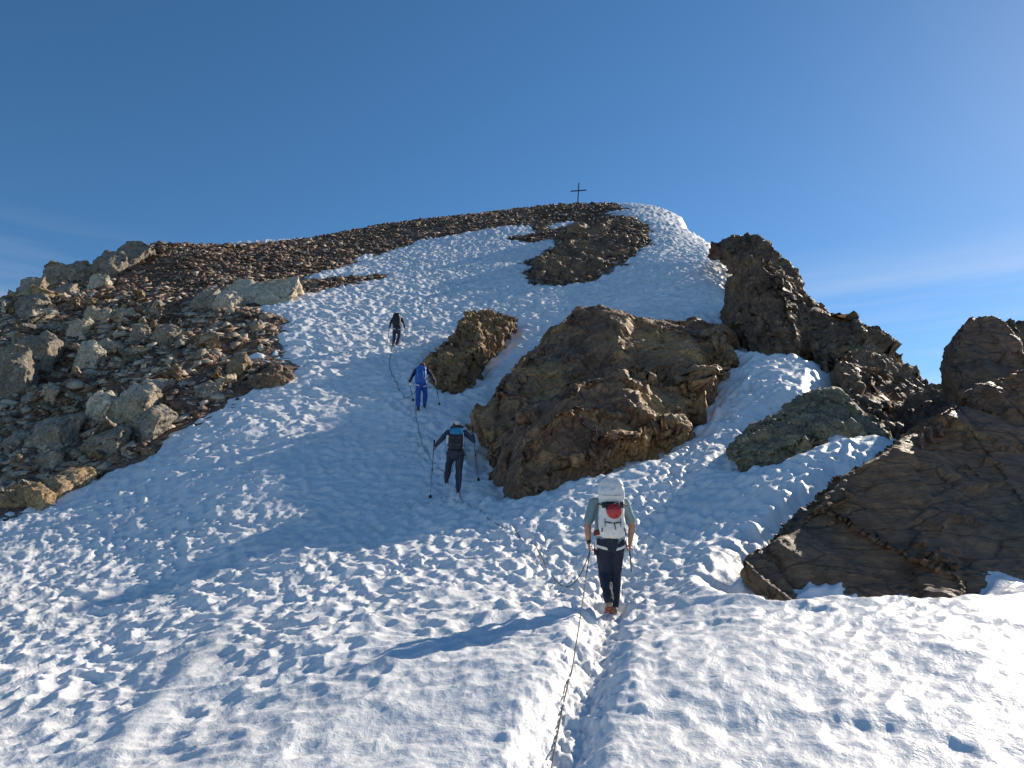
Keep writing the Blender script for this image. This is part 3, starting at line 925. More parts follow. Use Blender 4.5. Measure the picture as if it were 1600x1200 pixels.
for k, ((a0, b0, a1, b1), Yr) in enumerate(R5):
    pos_ = ['fifth from the bottom', 'second', 'third', 'fourth', 'lowest', 'largest and rightmost'][k]
    rock('rock', ['small reddish block near the lower end of the row atop the huge dark slab', 'reddish block midway along the row atop the huge dark slab', 'sunlit reddish block above the middle of the row atop the huge dark slab',
                  'topmost reddish block of the row atop the huge dark slab', 'lowest reddish block of the row atop the huge dark slab', 'widest reddish block, right end of the row atop the huge dark slab'][k],
         [lump([P(a0, b1, Yr), P(a0 + 3, b0 + 4, Yr + 0.1), P((a0 + a1) / 2, b0, Yr + 0.15), P(a1, b0 + 5, Yr + 0.1), P(a1 - 2, b1 + 3, Yr), P((a0 + a1) / 2, b1 + 2, Yr - 0.1)], 0.22, 0.15)],
         0.018, M_RED, block=0.2, A=0.06, seed=188 + k, soft=0.02, fine=0.008, smooth=0)
# flat rock poking out above the middle outcrop
R6 = [lump([P(1075,487,33.5), P(1100,479,34), P(1130,476,34), P(1122,486,33), P(1098,490,32.6)], 0.8, 0.5)]
rock('rock', 'low flat dark rock poking from the snow between the big outcrop and the buttress', R6, 0.05, M_DARK, block=0.5, A=0.10, seed=91, soft=0.05, fine=0.02)

# ------------------------------------------------------------------ how near each spot of snow is to a rock's foot
st = 0.10; x0, y0 = -10.0, 5.0
occ = np.zeros((340, 480), bool)
for c in FEET:
    gz = ground(c[:, 0], c[:, 1])
    c = c[np.abs(c[:, 2] - gz) < 0.30]
    i = ((c[:, 0] - x0) / st).astype(int); j = ((c[:, 1] - y0) / st).astype(int)
    k = (i >= 0) & (i < occ.shape[0]) & (j >= 0) & (j < occ.shape[1])
    occ[i[k], j[k]] = True
D = np.where(occ, 0.0, 9.0)
for _ in range(14):
    for ax in (0, 1):
        for sh in (1, -1):
            D = np.minimum(D, np.roll(D, sh, ax) + st)
    for sh in ((1, 1), (1, -1), (-1, 1), (-1, -1)):
        D = np.minimum(D, np.roll(D, sh, (0, 1)) + 1.414 * st)
D[:15] = 9; D[-15:] = 9; D[:, :15] = 9; D[:, -15:] = 9
OCC = (D, x0, y0, st)

us = np.concatenate([-side[::-1], np.linspace(-0.80, 0.80, 840), side])
L = math.log
Ys = np.exp(np.concatenate([np.linspace(L(1.3), L(5), 70, endpoint=False), np.linspace(L(5), L(9), 150, endpoint=False), np.linspace(L(9), L(22), 230, endpoint=False), np.linspace(L(22), L(62), 350, endpoint=False), np.linspace(L(62), L(112), 90)]))
X, Yg = fan(us, Ys)
M = snow_mask(X, Yg)
Z = snow_height(X, Yg, M)
f = grid_faces(len(us), len(Ys), M > -0.35)
V, f = compact(X, Yg, Z, f)
snow = mesh_obj('snow_slope', V, f, M_SNOW, smooth=True)
tag(snow, kind='structure')

# ------------------------------------------------------------------ boulder field left of the snow
def lump_box(x0, y0, x1, y1, seed, lean=0.0, depth=0.7, over=None):
    """convex block filling a seen width and height, standing where its foot meets the land"""
    r = np.random.default_rng(seed)
    xm = 0.5 * (x0 + x1)
    Yb = hit(xm, min(y1, 790))[1]; Yt = hit(xm, y0)[1]
    w = (x1 - x0) / F * Yb
    thick = max(w * depth, 0.5)
    pts = []
    NP = int(r.integers(6, 9)); a0 = r.uniform(0, 6.28)
    for k in range(NP):
        a = a0 + 2 * math.pi * (k + r.uniform(-0.34, 0.34)) / NP
        sx, sy = math.cos(a), math.sin(a)
        m = max(abs(sx), abs(sy)); sq = r.uniform(0.5, 1.0)
        ex = sx * (1 - sq) + sx / m * sq; ey = sy * (1 - sq) + sy / m * sq
        px = xm + 0.5 * (x1 - x0) * ex * r.uniform(0.85, 1.0) + lean * (x1 - x0) * ey * 0.5
        py = 0.5 * (y0 + y1) - 0.5 * (y1 - y0) * ey * r.uniform(0.85, 1.0)
        t = (y1 - py) / (y1 - y0)
        Y = Yb + min(thick * 0.8, (Yt - Yb) * 0.7) * t + r.uniform(-0.1, 0.1) * thick
        pts.append(P(px, py, Y))
    for k in range(4):      # belly of the front face
        px = xm + r.uniform(-0.25, 0.25) * (x1 - x0); py = 0.5 * (y0 + y1) + r.uniform(-0.3, 0.35) * (y1 - y0)
        t = (y1 - py) / (y1 - y0)
        pts.append(P(px, py, Yb + 0.2 * thick * t - 0.16 * thick))
    return lump(pts, thick, 0.6)


BIG = [
 # x0,y0,x1,y1, material, label, lean
 ((345,426,425,468),(395,424,465,470), M_PALE, 'wide pale cracked boulder at the snow edge below the brown scree slope', 1),
 ((330,450,380,480),None, M_PALE, 'low pale knobbly boulder just left of and below the wide cracked pale one', 2),
 ((300,446,345,476),None, M_GREY, 'grey shattered block left of the pale boulders at the foot of the scree', 3),
 ((64,403,104,440),(95,404,146,437), M_GREY, 'dark rounded crag on the left skyline, lower of the two crags', 4),
 ((142,385,190,430),(180,370,228,415), M_GREY, 'jagged dark crag on the left skyline where the scree ridge begins', 5),
 ((25,425,64,462),None, M_GREY, 'dark stepped rock on the left skyline below both crags', 7),
 ((138,425,170,450),None, M_PALE, 'pale triangular slab leaning below the jagged skyline crag', 8),
 ((82,438,118,460),None, M_GREY, 'flat grey slab under the lower skyline crag', 9),
 ((132,473,162,502),(152,476,178,502), M_PALE, 'pale split block in the upper boulder field, below the triangular slab', 10),
 ((172,476,212,501),None, M_PALE, 'pale wedge-shaped block right of the split block in the upper boulder field', 11),
 ((104,489,142,522),None, M_PALE, 'pale tan block overhanging dark rubble in the upper left boulder field', 12),
 ((238,498,280,534),None, M_GREY, 'grey rounded boulder in the middle of the boulder field', 13),
 ((116,524,160,577),None, M_PALE, 'tall squarish pale boulder, brightest face of the left boulder field', 14),
 ((148,526,192,552),None, M_PALE, 'pale stepped block touching the right side of the tall squarish boulder', 15),
 ((255,544,288,570),None, M_GREY, 'cube-like grey block with a lit top, alone in the rubble', 16),
 ((240,556,262,575),None, M_GREY, 'small grey block leaning on the left of the cube-like block', 17),
 ((127,574,164,595),None, M_PALE, 'low pale slab below the tall squarish boulder', 18),
 ((178,585,240,660),(210,582,268,625), M_PALE, 'long pale slab slanting across the lower boulder field, longest there', 19),
 ((132,598,182,664),None, M_PALE, 'steep grey-white slab forming the lower left end of the long pale slab', 20),
 ((60,585,92,628),None, M_PALE, 'pale block with a bright lit facet left of the long pale slab', 21),
 ((34,600,64,630),None, M_GREY, 'grey block beside the bright-faceted one, toward the left edge', 22),
 ((48,632,124,697),None, M_GREY, 'large dark grey block with a flat lit top edge in the lower boulder field', 23),
 ((209,622,268,683),None, M_GREY, 'tall dark brownish boulder just above the snow edge', 24),
 ((134,655,208,710),None, M_GREY, 'big smooth grey rounded boulder above the small snow strip', 25),
 ((0,664,46,700),None, M_GREY, 'bluish grey block cut by the left frame edge', 26),
 ((45,688,110,732),None, M_GREY, 'long grey whaleback boulder above the tan ledges', 27),
 ((108,688,142,714),None, M_GREY, 'small grey boulder between the whaleback and the big smooth one', 28),
 ((-10,530,50,615),(30,510,90,575), M_GREY, 'steep dark cliff-like block at the left frame edge', 29),
 ((0,463,12,488),None, M_PALE, 'small pale block on the left skyline at the frame edge', 30),
 ((26,452,72,490),None, M_GREY, 'broken brown-grey block under the left skyline', 31),
 ((356,546,388,582),None, M_TAN, 'tan block beside the small arched snow patch', 32),
 ((-30,752,48,812),(30,745,90,790), M_TAN, 'tan rounded ledge at the lower left, where rocks meet the snow', 33),
 ((84,722,150,758),(60,735,112,775), M_TAN, 'layered tan ledge running up right from the lower left corner of the rocks', 34),
 ((95,710,165,728),None, M_PALE, 'flat pale slab lying above the layered tan ledge', 35),
 ((215,694,252,706),None, M_TAN, 'thin orange slab poking out of the snow edge', 36),
 ((200,500,236,530),None, M_GREY, 'blocky grey boulder left of the grey rounded one', 37),
 ((300,590,345,622),None, M_GREY, 'dark rough boulder in the reddish rubble near the snow', 38),
 ((395,575,452,600),(405,565,440,585), M_DARK, 'low dark rock spur jutting into the snow below the arched snow patch', 39),
]
LAND = []
for (b1, b2, mat, label, sd) in BIG:
    LAND.append((0.5 * (b1[0] + b1[2]), 0.5 * (b1[1] + b1[3]), sd))
    rr_ = np.random.default_rng(sd + 900)
    def wide(b_):
        w_, h_ = b_[2] - b_[0], b_[3] - b_[1]
        return (b_[0] - 0.10 * w_, b_[1] + 0.06 * h_, b_[2] + 0.12 * w_, b_[3] + 0.04 * h_)
    ln = rr_.uniform(0.05, 0.5)
    ls = [lump_box(*wide(b1), sd, ln)]
    if b2: ls.append(lump_box(*wide(b2), sd + 500, ln))
    if b1[2] - b1[0] > 40:      # a lower block wedged against the first
        w_, h_ = b1[2] - b1[0], b1[3] - b1[1]
        ls.append(lump_box(b1[0] - 0.15 * w_, b1[1] + 0.45 * h_, b1[0] + 0.65 * w_, b1[3] + 0.05 * h_, sd + 700, ln * 0.6))
    w = (b1[2] - b1[0]) / F * hit(0.5 * (b1[0] + b1[2]), min(b1[3], 790))[1]
    rock('boulder', label, ls, max(0.05, w / 22), mat, cat='boulder', block=max(0.45, w * 0.36), A=0.17 * min(1.3, w * 0.5), rot=(0.3 * sd, 0.5, 0.2 * sd), stretch=(1, 1.7, 0.7), seed=100 + sd, soft=0.04 * w, fine=0.035, smooth=0)

# smaller boulders: ten shapes shared by all copies
VAR = []
for k in range(10):
    r = np.random.default_rng(300 + k)
    pts = [np.array([r.uniform(-0.5, 0.5), r.uniform(-0.45, 0.45), r.uniform(-0.38, 0.38)]) * (1.0 if i % 2 else 1.15) for i in range(14)]
    co, no, polys = voxelise([hull_faces(pts)], 0.075, 0)
    co = split_faces(co, no, polys, ((0.35, 0.08, 2.0), (0.18, 0.04, 2.0)), (0.3 * k, 0.4, 0.2 * k), k)
    no = vnormals(co, polys).astype(np.float32)
    co = roughen(co, no, block=0.6, A=0.05, seed=300 + k, soft=0.03, fine=0.012, crack=0.05)
    VAR.append((co, polys))
ZONE = [(0,470),(70,445),(150,432),(230,470),(330,480),(400,490),(430,505),(410,540),(440,570),(400,592),(330,625),(250,672),(160,715),(60,760),(0,780)]
KINDS = [('pale', M_PALE, 'pale angular boulder lying loose among the rubble left of the snow', 'loose pale boulders in the left boulder field'),
         ('grey', M_GREY, 'grey angular boulder lying loose among the rubble left of the snow', 'loose grey boulders in the left boulder field'),
         ('tan', M_TAN, 'rusty tan angular boulder lying loose among the rubble left of the snow', 'loose rusty tan boulders in the left boulder field')]
SRC = {}
for kn, mat, lab, grp in KINDS:
    SRC[kn] = []
    for k, (co, polys) in enumerate(VAR):
        me_o = mesh_obj('boulder', co, polys, mat)
        SRC[kn].append(me_o)
zx = np.array([p[0] for p in ZONE]); zy = np.array([p[1] for p in ZONE])
placed = 0; r = np.random.default_rng(5)
first_used = set(); PEND = []
while placed < 285:
    px, py = r.uniform(0, 440), r.uniform(440, 780)
    if not inside(np.array([px]), np.array([py]), ZONE)[0]: continue
    if r.random() > (0.35 + 0.65 * (px < 260)): continue
    h = hit(px, py)
    size_px = r.choice([12, 15, 19, 24, 32], p=[0.24, 0.26, 0.22, 0.17, 0.11]) * r.uniform(0.9, 1.15)
    s = size_px / F * h[1] * 1.25
    kn, mat, lab, grp = KINDS[int(r.choice([0, 1, 2], p=[0.52, 0.32, 0.16]))]
    k = int(r.integers(10))
    src = SRC[kn][k]
    o = src if (kn, k) not in first_used else link(src.copy())
    first_used.add((kn, k))
    gz = float(rock_ground_z(np.array([h[0]]), np.array([h[1]]), np.array([-2.0]))[0])
    o.location = (h[0], h[1], gz + 0.22 * s)
    o.rotation_euler = (r.uniform(-0.5, 0.5), r.uniform(-0.5, 0.5), r.uniform(0, 6.28))
    o.scale = (s * r.uniform(0.85, 1.25), s * r.uniform(0.8, 1.1), s * r.uniform(0.7, 1.1))
    PEND.append((o, kn, size_px, px, py, grp))
    placed += 1
for kn in SRC:
    for k, o in enumerate(SRC[kn]):
        if (kn, k) not in first_used: bpy.data.objects.remove(o)

NAMES = {1: 'the wide pale cracked boulder', 3: 'the grey shattered block', 4: 'the dark rounded skyline crag', 5: 'the jagged skyline crag', 8: 'the pale triangular slab',
         10: 'the pale split block', 11: 'the pale wedge-shaped block', 12: 'the pale tan overhanging block', 13: 'the grey rounded boulder', 14: 'the tall squarish pale boulder',
         16: 'the cube-like grey block', 18: 'the low pale slab', 19: 'the long slanting pale slab', 21: 'the bright-faceted pale block', 23: 'the large flat-topped dark block',
         24: 'the tall dark boulder by the snow', 25: 'the big smooth grey boulder', 27: 'the grey whaleback boulder', 29: 'the cliff-like block at the left edge',
         31: 'the broken brown-grey skyline block', 32: 'the tan block by the arched snow patch', 33: 'the tan ledge at lower left', 38: 'the dark rough boulder near the snow', 39: 'the low dark spur in the snow'}
seen = {}
for (o, kn, size_px, px, py, grp) in PEND:
    lx, ly, sd = min((t for t in LAND if t[2] in NAMES), key=lambda t: (t[0] - px) ** 2 + (t[1] - py) ** 2)
    dx, dy = px - lx, py - ly
    rel = ('right of' if dx > 0 else 'left of') if abs(dx) > abs(dy) else ('below' if dy > 0 else 'above')
    if abs(dx) > 8 and abs(dy) > 8: rel = ('lower ' if dy > 0 else 'upper ') + ('right of' if dx > 0 else 'left of')
    szw = 'tiny' if size_px < 12 else 'small' if size_px < 15.5 else 'medium' if size_px < 21 else 'larger'
    kw = {'pale': 'pale', 'grey': 'grey', 'tan': 'rusty tan'}[kn]
    tag(o, '%s %s loose boulder %s %s' % (szw, kw, rel, NAMES[sd]), 'boulder', grp)

# scree: uncountable stones over all bare ground
def scree(name, n, seed, urange, vrange, size, flat=0.6, cond=None, tone=None, simple=False):
    r = np.random.default_rng(seed)
    u = r.uniform(*urange, n); Y = np.exp(r.uniform(math.log(vrange[0]), math.log(vrange[1]), n)); X = u * Y
    m = snow_mask(X, Y)
    ok = m < -0.05
    if cond is not None: ok &= cond(X, Y, m)
    X, Y, m = X[ok], Y[ok], m[ok]
    Zg = rock_ground_z(X, Y, m)
    n = len(X)
    t = (1 + 5 ** 0.5) / 2
    ico = np.array([(-1,t,0),(1,t,0),(-1,-t,0),(1,-t,0),(0,-1,t),(0,1,t),(0,-1,-t),(0,1,-t),(t,0,-1),(t,0,1),(-t,0,-1),(-t,0,1)], np.float32) / 1.9
    fi = np.array([(0,11,5),(0,5,1),(0,1,7),(0,7,10),(0,10,11),(1,5,9),(5,11,4),(11,10,2),(10,7,6),(7,1,8),(3,9,4),(3,4,2),(3,2,6),(3,6,8),(3,8,9),(4,9,5),(2,4,11),(6,2,10),(8,6,7),(9,8,1)], np.int32)
    if simple:      # far away: jittered octahedra are enough
        ico = np.array([(1,0,0),(-1,0,0),(0,1,0),(0,-1,0),(0,0,1),(0,0,-1)], np.float32) * 1.15
        fi = np.array([(0,2,4),(2,1,4),(1,3,4),(3,0,4),(2,0,5),(1,2,5),(3,1,5),(0,3,5)], np.int32)
    s = np.exp(np.clip(r.normal(0, 0.45, n), -1.0, 0.85)) * size * np.clip(Y / 38, 0.75, 1.5)
    V = ico[None] * (1 + r.uniform(-0.55, 0.40, (n, len(ico), 1))) * 0.5 + r.uniform(-0.13, 0.13, (n, len(ico), 3))
    sc = np.stack([r.uniform(0.8, 2.0, n), r.uniform(0.5, 1.1, n), r.uniform(0.22, flat, n)], 1)
    V = V * sc[:, None, :] * s[:, None, None]
    a = r.uniform(0, 6.283, n); b = r.normal(0, 0.45, n)
    ca, sa, cb, sb = np.cos(a)[:, None], np.sin(a)[:, None], np.cos(b)[:, None], np.sin(b)[:, None]
    y1 = V[..., 1] * cb - V[..., 2] * sb; z1 = V[..., 1] * sb + V[..., 2] * cb
    x2 = V[..., 0] * ca - y1 * sa; y2 = V[..., 0] * sa + y1 * ca
    slope = 0.45
    V = np.stack([x2 + X[:, None], y2 + Y[:, None], z1 + slope * y2 + (Zg + 0.12 * s)[:, None]], -1).reshape(-1, 3)
    Fc = (fi[None] + (np.arange(n) * len(ico))[:, None, None]).reshape(-1, 3)
    o = mesh_obj(name, V, Fc, M_STONES)
    tn = tone(X, Y, r) if tone else r.random(n)
    vattr(o, 'tone', np.repeat(tn, len(ico)))
    tag(o, kind='stuff')
    return n


def tone_scree(X, Y, r):
    n = len(X)
    base = 0.30 + 0.20 * perlin(X * 0.09, Y * 0.09, seed=95) + r.normal(0, 0.20, n)
    low = np.clip((52 - Y) / 20, 0, 1) * np.clip((-X - 6) / 6, 0, 1)
    base = base + low * 0.42 * np.clip(0.5 + perlin(X * 0.25, Y * 0.25, seed=96), 0, 1)
    pale = r.random(n) < 0.07 + 0.24 * low
    return np.clip(np.where(pale, r.uniform(0.85, 1.0, n), base), 0, 0.99)


scree('scree', 66000, 61, (-0.86, 0.42), (34, 100), 0.19, flat=0.8, tone=tone_scree, simple=True)
scree('rubble', 18000, 62, (-0.86, -0.10), (17, 44), 0.27, flat=0.8, tone=tone_scree)

# ------------------------------------------------------------------ summit cross
def box_between(name, a, b, w, d, mat, parent):
    a = Vector(a); b = Vector(b); ax = (b - a).normalized()
    side_ = ax.cross(Vector((0, 1, 0)))
    if side_.length < 0.1: side_ = ax.cross(Vector((1, 0, 0)))
    side_.normalize(); up_ = side_.cross(ax).normalized()
    vs_ = []
    for p in (a, b):
        for sx, sy in ((-1, -1), (1, -1), (1, 1), (-1, 1)):
            vs_.append(p + side_ * sx * w / 2 + up_ * sy * d / 2)
    fs = [(0, 3, 2, 1), (4, 5, 6, 7), (0, 1, 5, 4), (1, 2, 6, 5), (2, 3, 7, 6), (3, 0, 4, 7)]
    o = mesh_obj(name, [tuple(v) for v in vs_], fs, mat, parent)
    bv = o.modifiers.new('bevel', 'BEVEL'); bv.width = min(w, d) * 0.12; bv.segments = 2
    return o


def simple_mat(name, col, rough=0.6, metal=0.0, noise=0.0, nscale=30.0, bump=0.0):
    m, n, l, b = new_mat(name)
    if noise > 0:
        tcn = n.new('ShaderNodeTexCoord')
        x = noise_node(n, l, tcn.outputs['Object'], nscale, 4, 0.6)
        rmp = ramp(n, l, x.outputs['Fac'], [(0.25, 1 - noise), (0.75, 1 + noise)])
        c = mixc(n, l, 1.0, tuple(col), rmp.outputs['Color'], 'MULTIPLY')
        l.new(c.outputs['Color'], b.inputs['Base Color'])
        if bump > 0: bump_chain(n, l, b, [(x.outputs['Fac'], 0.6, bump)])
    else:
        b.inputs['Base Color'].default_value = (*col, 1)
    b.inputs['Roughness'].default_value = rough; b.inputs['Metallic'].default_value = metal
    return m


M_WOOD = simple_mat('weathered dark timber', (0.055, 0.04, 0.032), 0.8, 0, 0.4, 9, 0.01)
cb = P(902, 319, 92); ct = P(904.6, 285.5, 92); cl = P(891.5, 299.3, 92); cr = P(916.2, 297.5, 92)
crs = empty('summit_cross', tuple(cb))
tag(crs, 'plain dark timber cross standing on the rocky summit against the sky', 'cross')
q = lambda v: tuple(np.asarray(v) - cb)
box_between('post', q(cb - np.array([0, 0, 0.8])), q(ct), 0.15, 0.15, M_WOOD, crs)
box_between('crossbeam', q(cl - np.array([0, 0.10, 0])), q(cr - np.array([0, 0.10, 0])), 0.15, 0.10, M_WOOD, crs)

# ------------------------------------------------------------------ people
def tube_bm(pts, radii, n=12, ref=(1, 0, 0), caps=True):
    """lofted tube with rounded ends; a radius is a number or (along ref, across)"""
    pts = [Vector(p) for p in pts]
    R = [(r_, r_) if not isinstance(r_, (tuple, list)) else tuple(r_) for r_ in radii]
    d0 = (pts[1] - pts[0]).normalized(); d1 = (pts[-1] - pts[-2]).normalized()
    rings = []
    if caps:
        for t in (0.995, 0.8, 0.45):
            k = math.sqrt(1 - t * t); m = min(R[0])
            rings.append((pts[0] - d0 * m * t, (R[0][0] * k, R[0][1] * k), d0))
    for i, p in enumerate(pts):
        if i == 0: d = d0
        elif i == len(pts) - 1: d = d1
        else: d = ((pts[i + 1] - p).normalized() + (p - pts[i - 1]).normalized()).normalized()
        rings.append((p, R[i], d))
    if caps:
        for t in (0.45, 0.8, 0.995):
            k = math.sqrt(1 - t * t); m = min(R[-1])
            rings.append((pts[-1] + d1 * m * t, (R[-1][0] * k, R[-1][1] * k), d1))
    bm = bmesh.new(); rv = []
    rf = Vector(ref)
    for c, (ra, rb), d in rings:
        a = rf - d * rf.dot(d)
        if a.length < 0.05: a = Vector((0, 1, 0)) - d * d.y
        a.normalize(); b_ = d.cross(a).normalized()
        rv.append([bm.verts.new(c + a * ra * math.cos(2 * math.pi * k / n) + b_ * rb * math.sin(2 * math.pi * k / n)) for k in range(n)])
    for i in range(len(rv) - 1):
        for k in range(n):
            bm.faces.new((rv[i][k], rv[i][(k + 1) % n], rv[i + 1][(k + 1) % n], rv[i + 1][k]))
    bm.faces.new(list(reversed(rv[0]))); bm.faces.new(rv[-1])
    return bm


def rbox_bm(levels, n=20, p=3.2):
    """loft of rounded rectangles up z; level = (z, cx, cy, half width, half depth)"""
    bm = bmesh.new(); rv = []
    for z, cx, cy, hw, hd in levels:
        ring = []
        for k in range(n):
            a = 2 * math.pi * k / n
            c, s = math.cos(a), math.sin(a)
            ring.append(bm.verts.new((cx + hw * math.copysign(abs(c) ** (2 / p), c), cy + hd * math.copysign(abs(s) ** (2 / p), s), z)))
        rv.append(ring)
    for i in range(len(rv) - 1):
        for k in range(n):
            bm.faces.new((rv[i][k], rv[i][(k + 1) % n], rv[i + 1][(k + 1) % n], rv[i + 1][k]))
    bm.faces.new(list(reversed(rv[0]))); bm.faces.new(rv[-1])
    return bm


def fuse(name, bms, voxel, smooth, mat, parent, crease=0.0, seed=0):
    co, no, polys = voxelise(bms, voxel, smooth)
    if crease:
        d = fbm(co[:, 0] * 7, co[:, 1] * 7, co[:, 2] * 4.5, octv=3, seed=seed + 7)
        co = co + no * (crease * (0.3 - np.abs(d)))[:, None]
    return mesh_obj(name, co, polys, mat, parent, smooth=True)


def plain(name, bms, mat, parent, smooth=True):
    full = bmesh.new()
    for bm in bms:
        t_ = bpy.data.meshes.new('t'); bm.to_mesh(t_); full.from_mesh(t_); bpy.data.meshes.remove(t_); bm.free()
    me = bpy.data.meshes.new(name); full.to_mesh(me); full.free()
    if smooth: me.polygons.foreach_set('use_smooth', np.ones(len(me.polygons), bool))
    me.materials.append(mat)
    return link(bpy.data.objects.new(name, me), parent)


def lerp(a, b, t): return tuple(a[i] + (b[i] - a[i]) * t for i in range(3))


def limb(a, b, ra, rb, mid=None, ref=(1, 0, 0)):
    m = lerp(a, b, 0.4)
    return tube_bm([a, m, b], [ra, mid or (ra + rb) / 2 * 1.04, rb], 12, ref)


def hand_bms(wrist, d, side, curl=0.9):
    """palm, four unequal curled fingers and a thumb; d = direction of the hand, side = +1 right"""
    w = Vector(wrist); d = Vector(d).normalized()
    inward = Vector((-side, 0, 0)); inward = (inward - d * inward.dot(d)).normalized()    # palm faces the thigh
    fwd = d.cross(inward) * (1 if d.cross(inward).y > 0 else -1)
    out = [tube_bm([w, w + d * 0.045, w + d * 0.085], [(0.020, 0.026), (0.018, 0.038), (0.016, 0.040)], 12, tuple(inward))]
    for k, (o_, L) in enumerate(((0.030, 0.068), (0.010, 0.078), (-0.010, 0.072), (-0.028, 0.056))):
        b0 = w + d * 0.078 + fwd * o_
        a1 = curl * 0.55; a2 = curl * 1.5; a3 = curl * 2.3
        p1 = b0 + (d * math.cos(a1) + inward * math.sin(a1)) * L * 0.48
        p2 = p1 + (d * math.cos(a2) + inward * math.sin(a2)) * L * 0.32
        p3 = p2 + (d * math.cos(a3) + inward * math.sin(a3)) * L * 0.24
        out.append(tube_bm([b0, p1, p2, p3], [0.0098, 0.0092, 0.0086, 0.0076], 8))
    t0 = w + d * 0.025 + fwd * 0.028
    t1 = t0 + (d * 0.7 + fwd * 0.6 + inward * 0.3).normalized() * 0.035
    t2 = t1 + (d * 0.8 + inward * 0.7).normalized() * 0.030
    out.append(tube_bm([t0, t1, t2], [0.013, 0.011, 0.009], 8))
    return out


SKIN = simple_mat('tanned skin', (0.36, 0.20, 0.135), 0.55, 0, 0.12, 14)
HAIR = simple_mat('dark hair', (0.03, 0.02, 0.015), 0.6, 0, 0.3, 60)
EYE = simple_mat('eye white', (0.7, 0.7, 0.68), 0.3)
LIP = simple_mat('lips', (0.30, 0.11, 0.09), 0.5)
BLACK = simple_mat('black webbing', (0.015, 0.015, 0.018), 0.6, 0, 0.2, 40)
METAL = simple_mat('brushed aluminium', (0.45, 0.45, 0.47), 0.35, 0.9)
STEEL = simple_mat('dark steel', (0.10, 0.10, 0.11), 0.4, 0.8)
WHITEW = simple_mat('white webbing', (0.72, 0.72, 0.70), 0.65, 0, 0.08, 40)


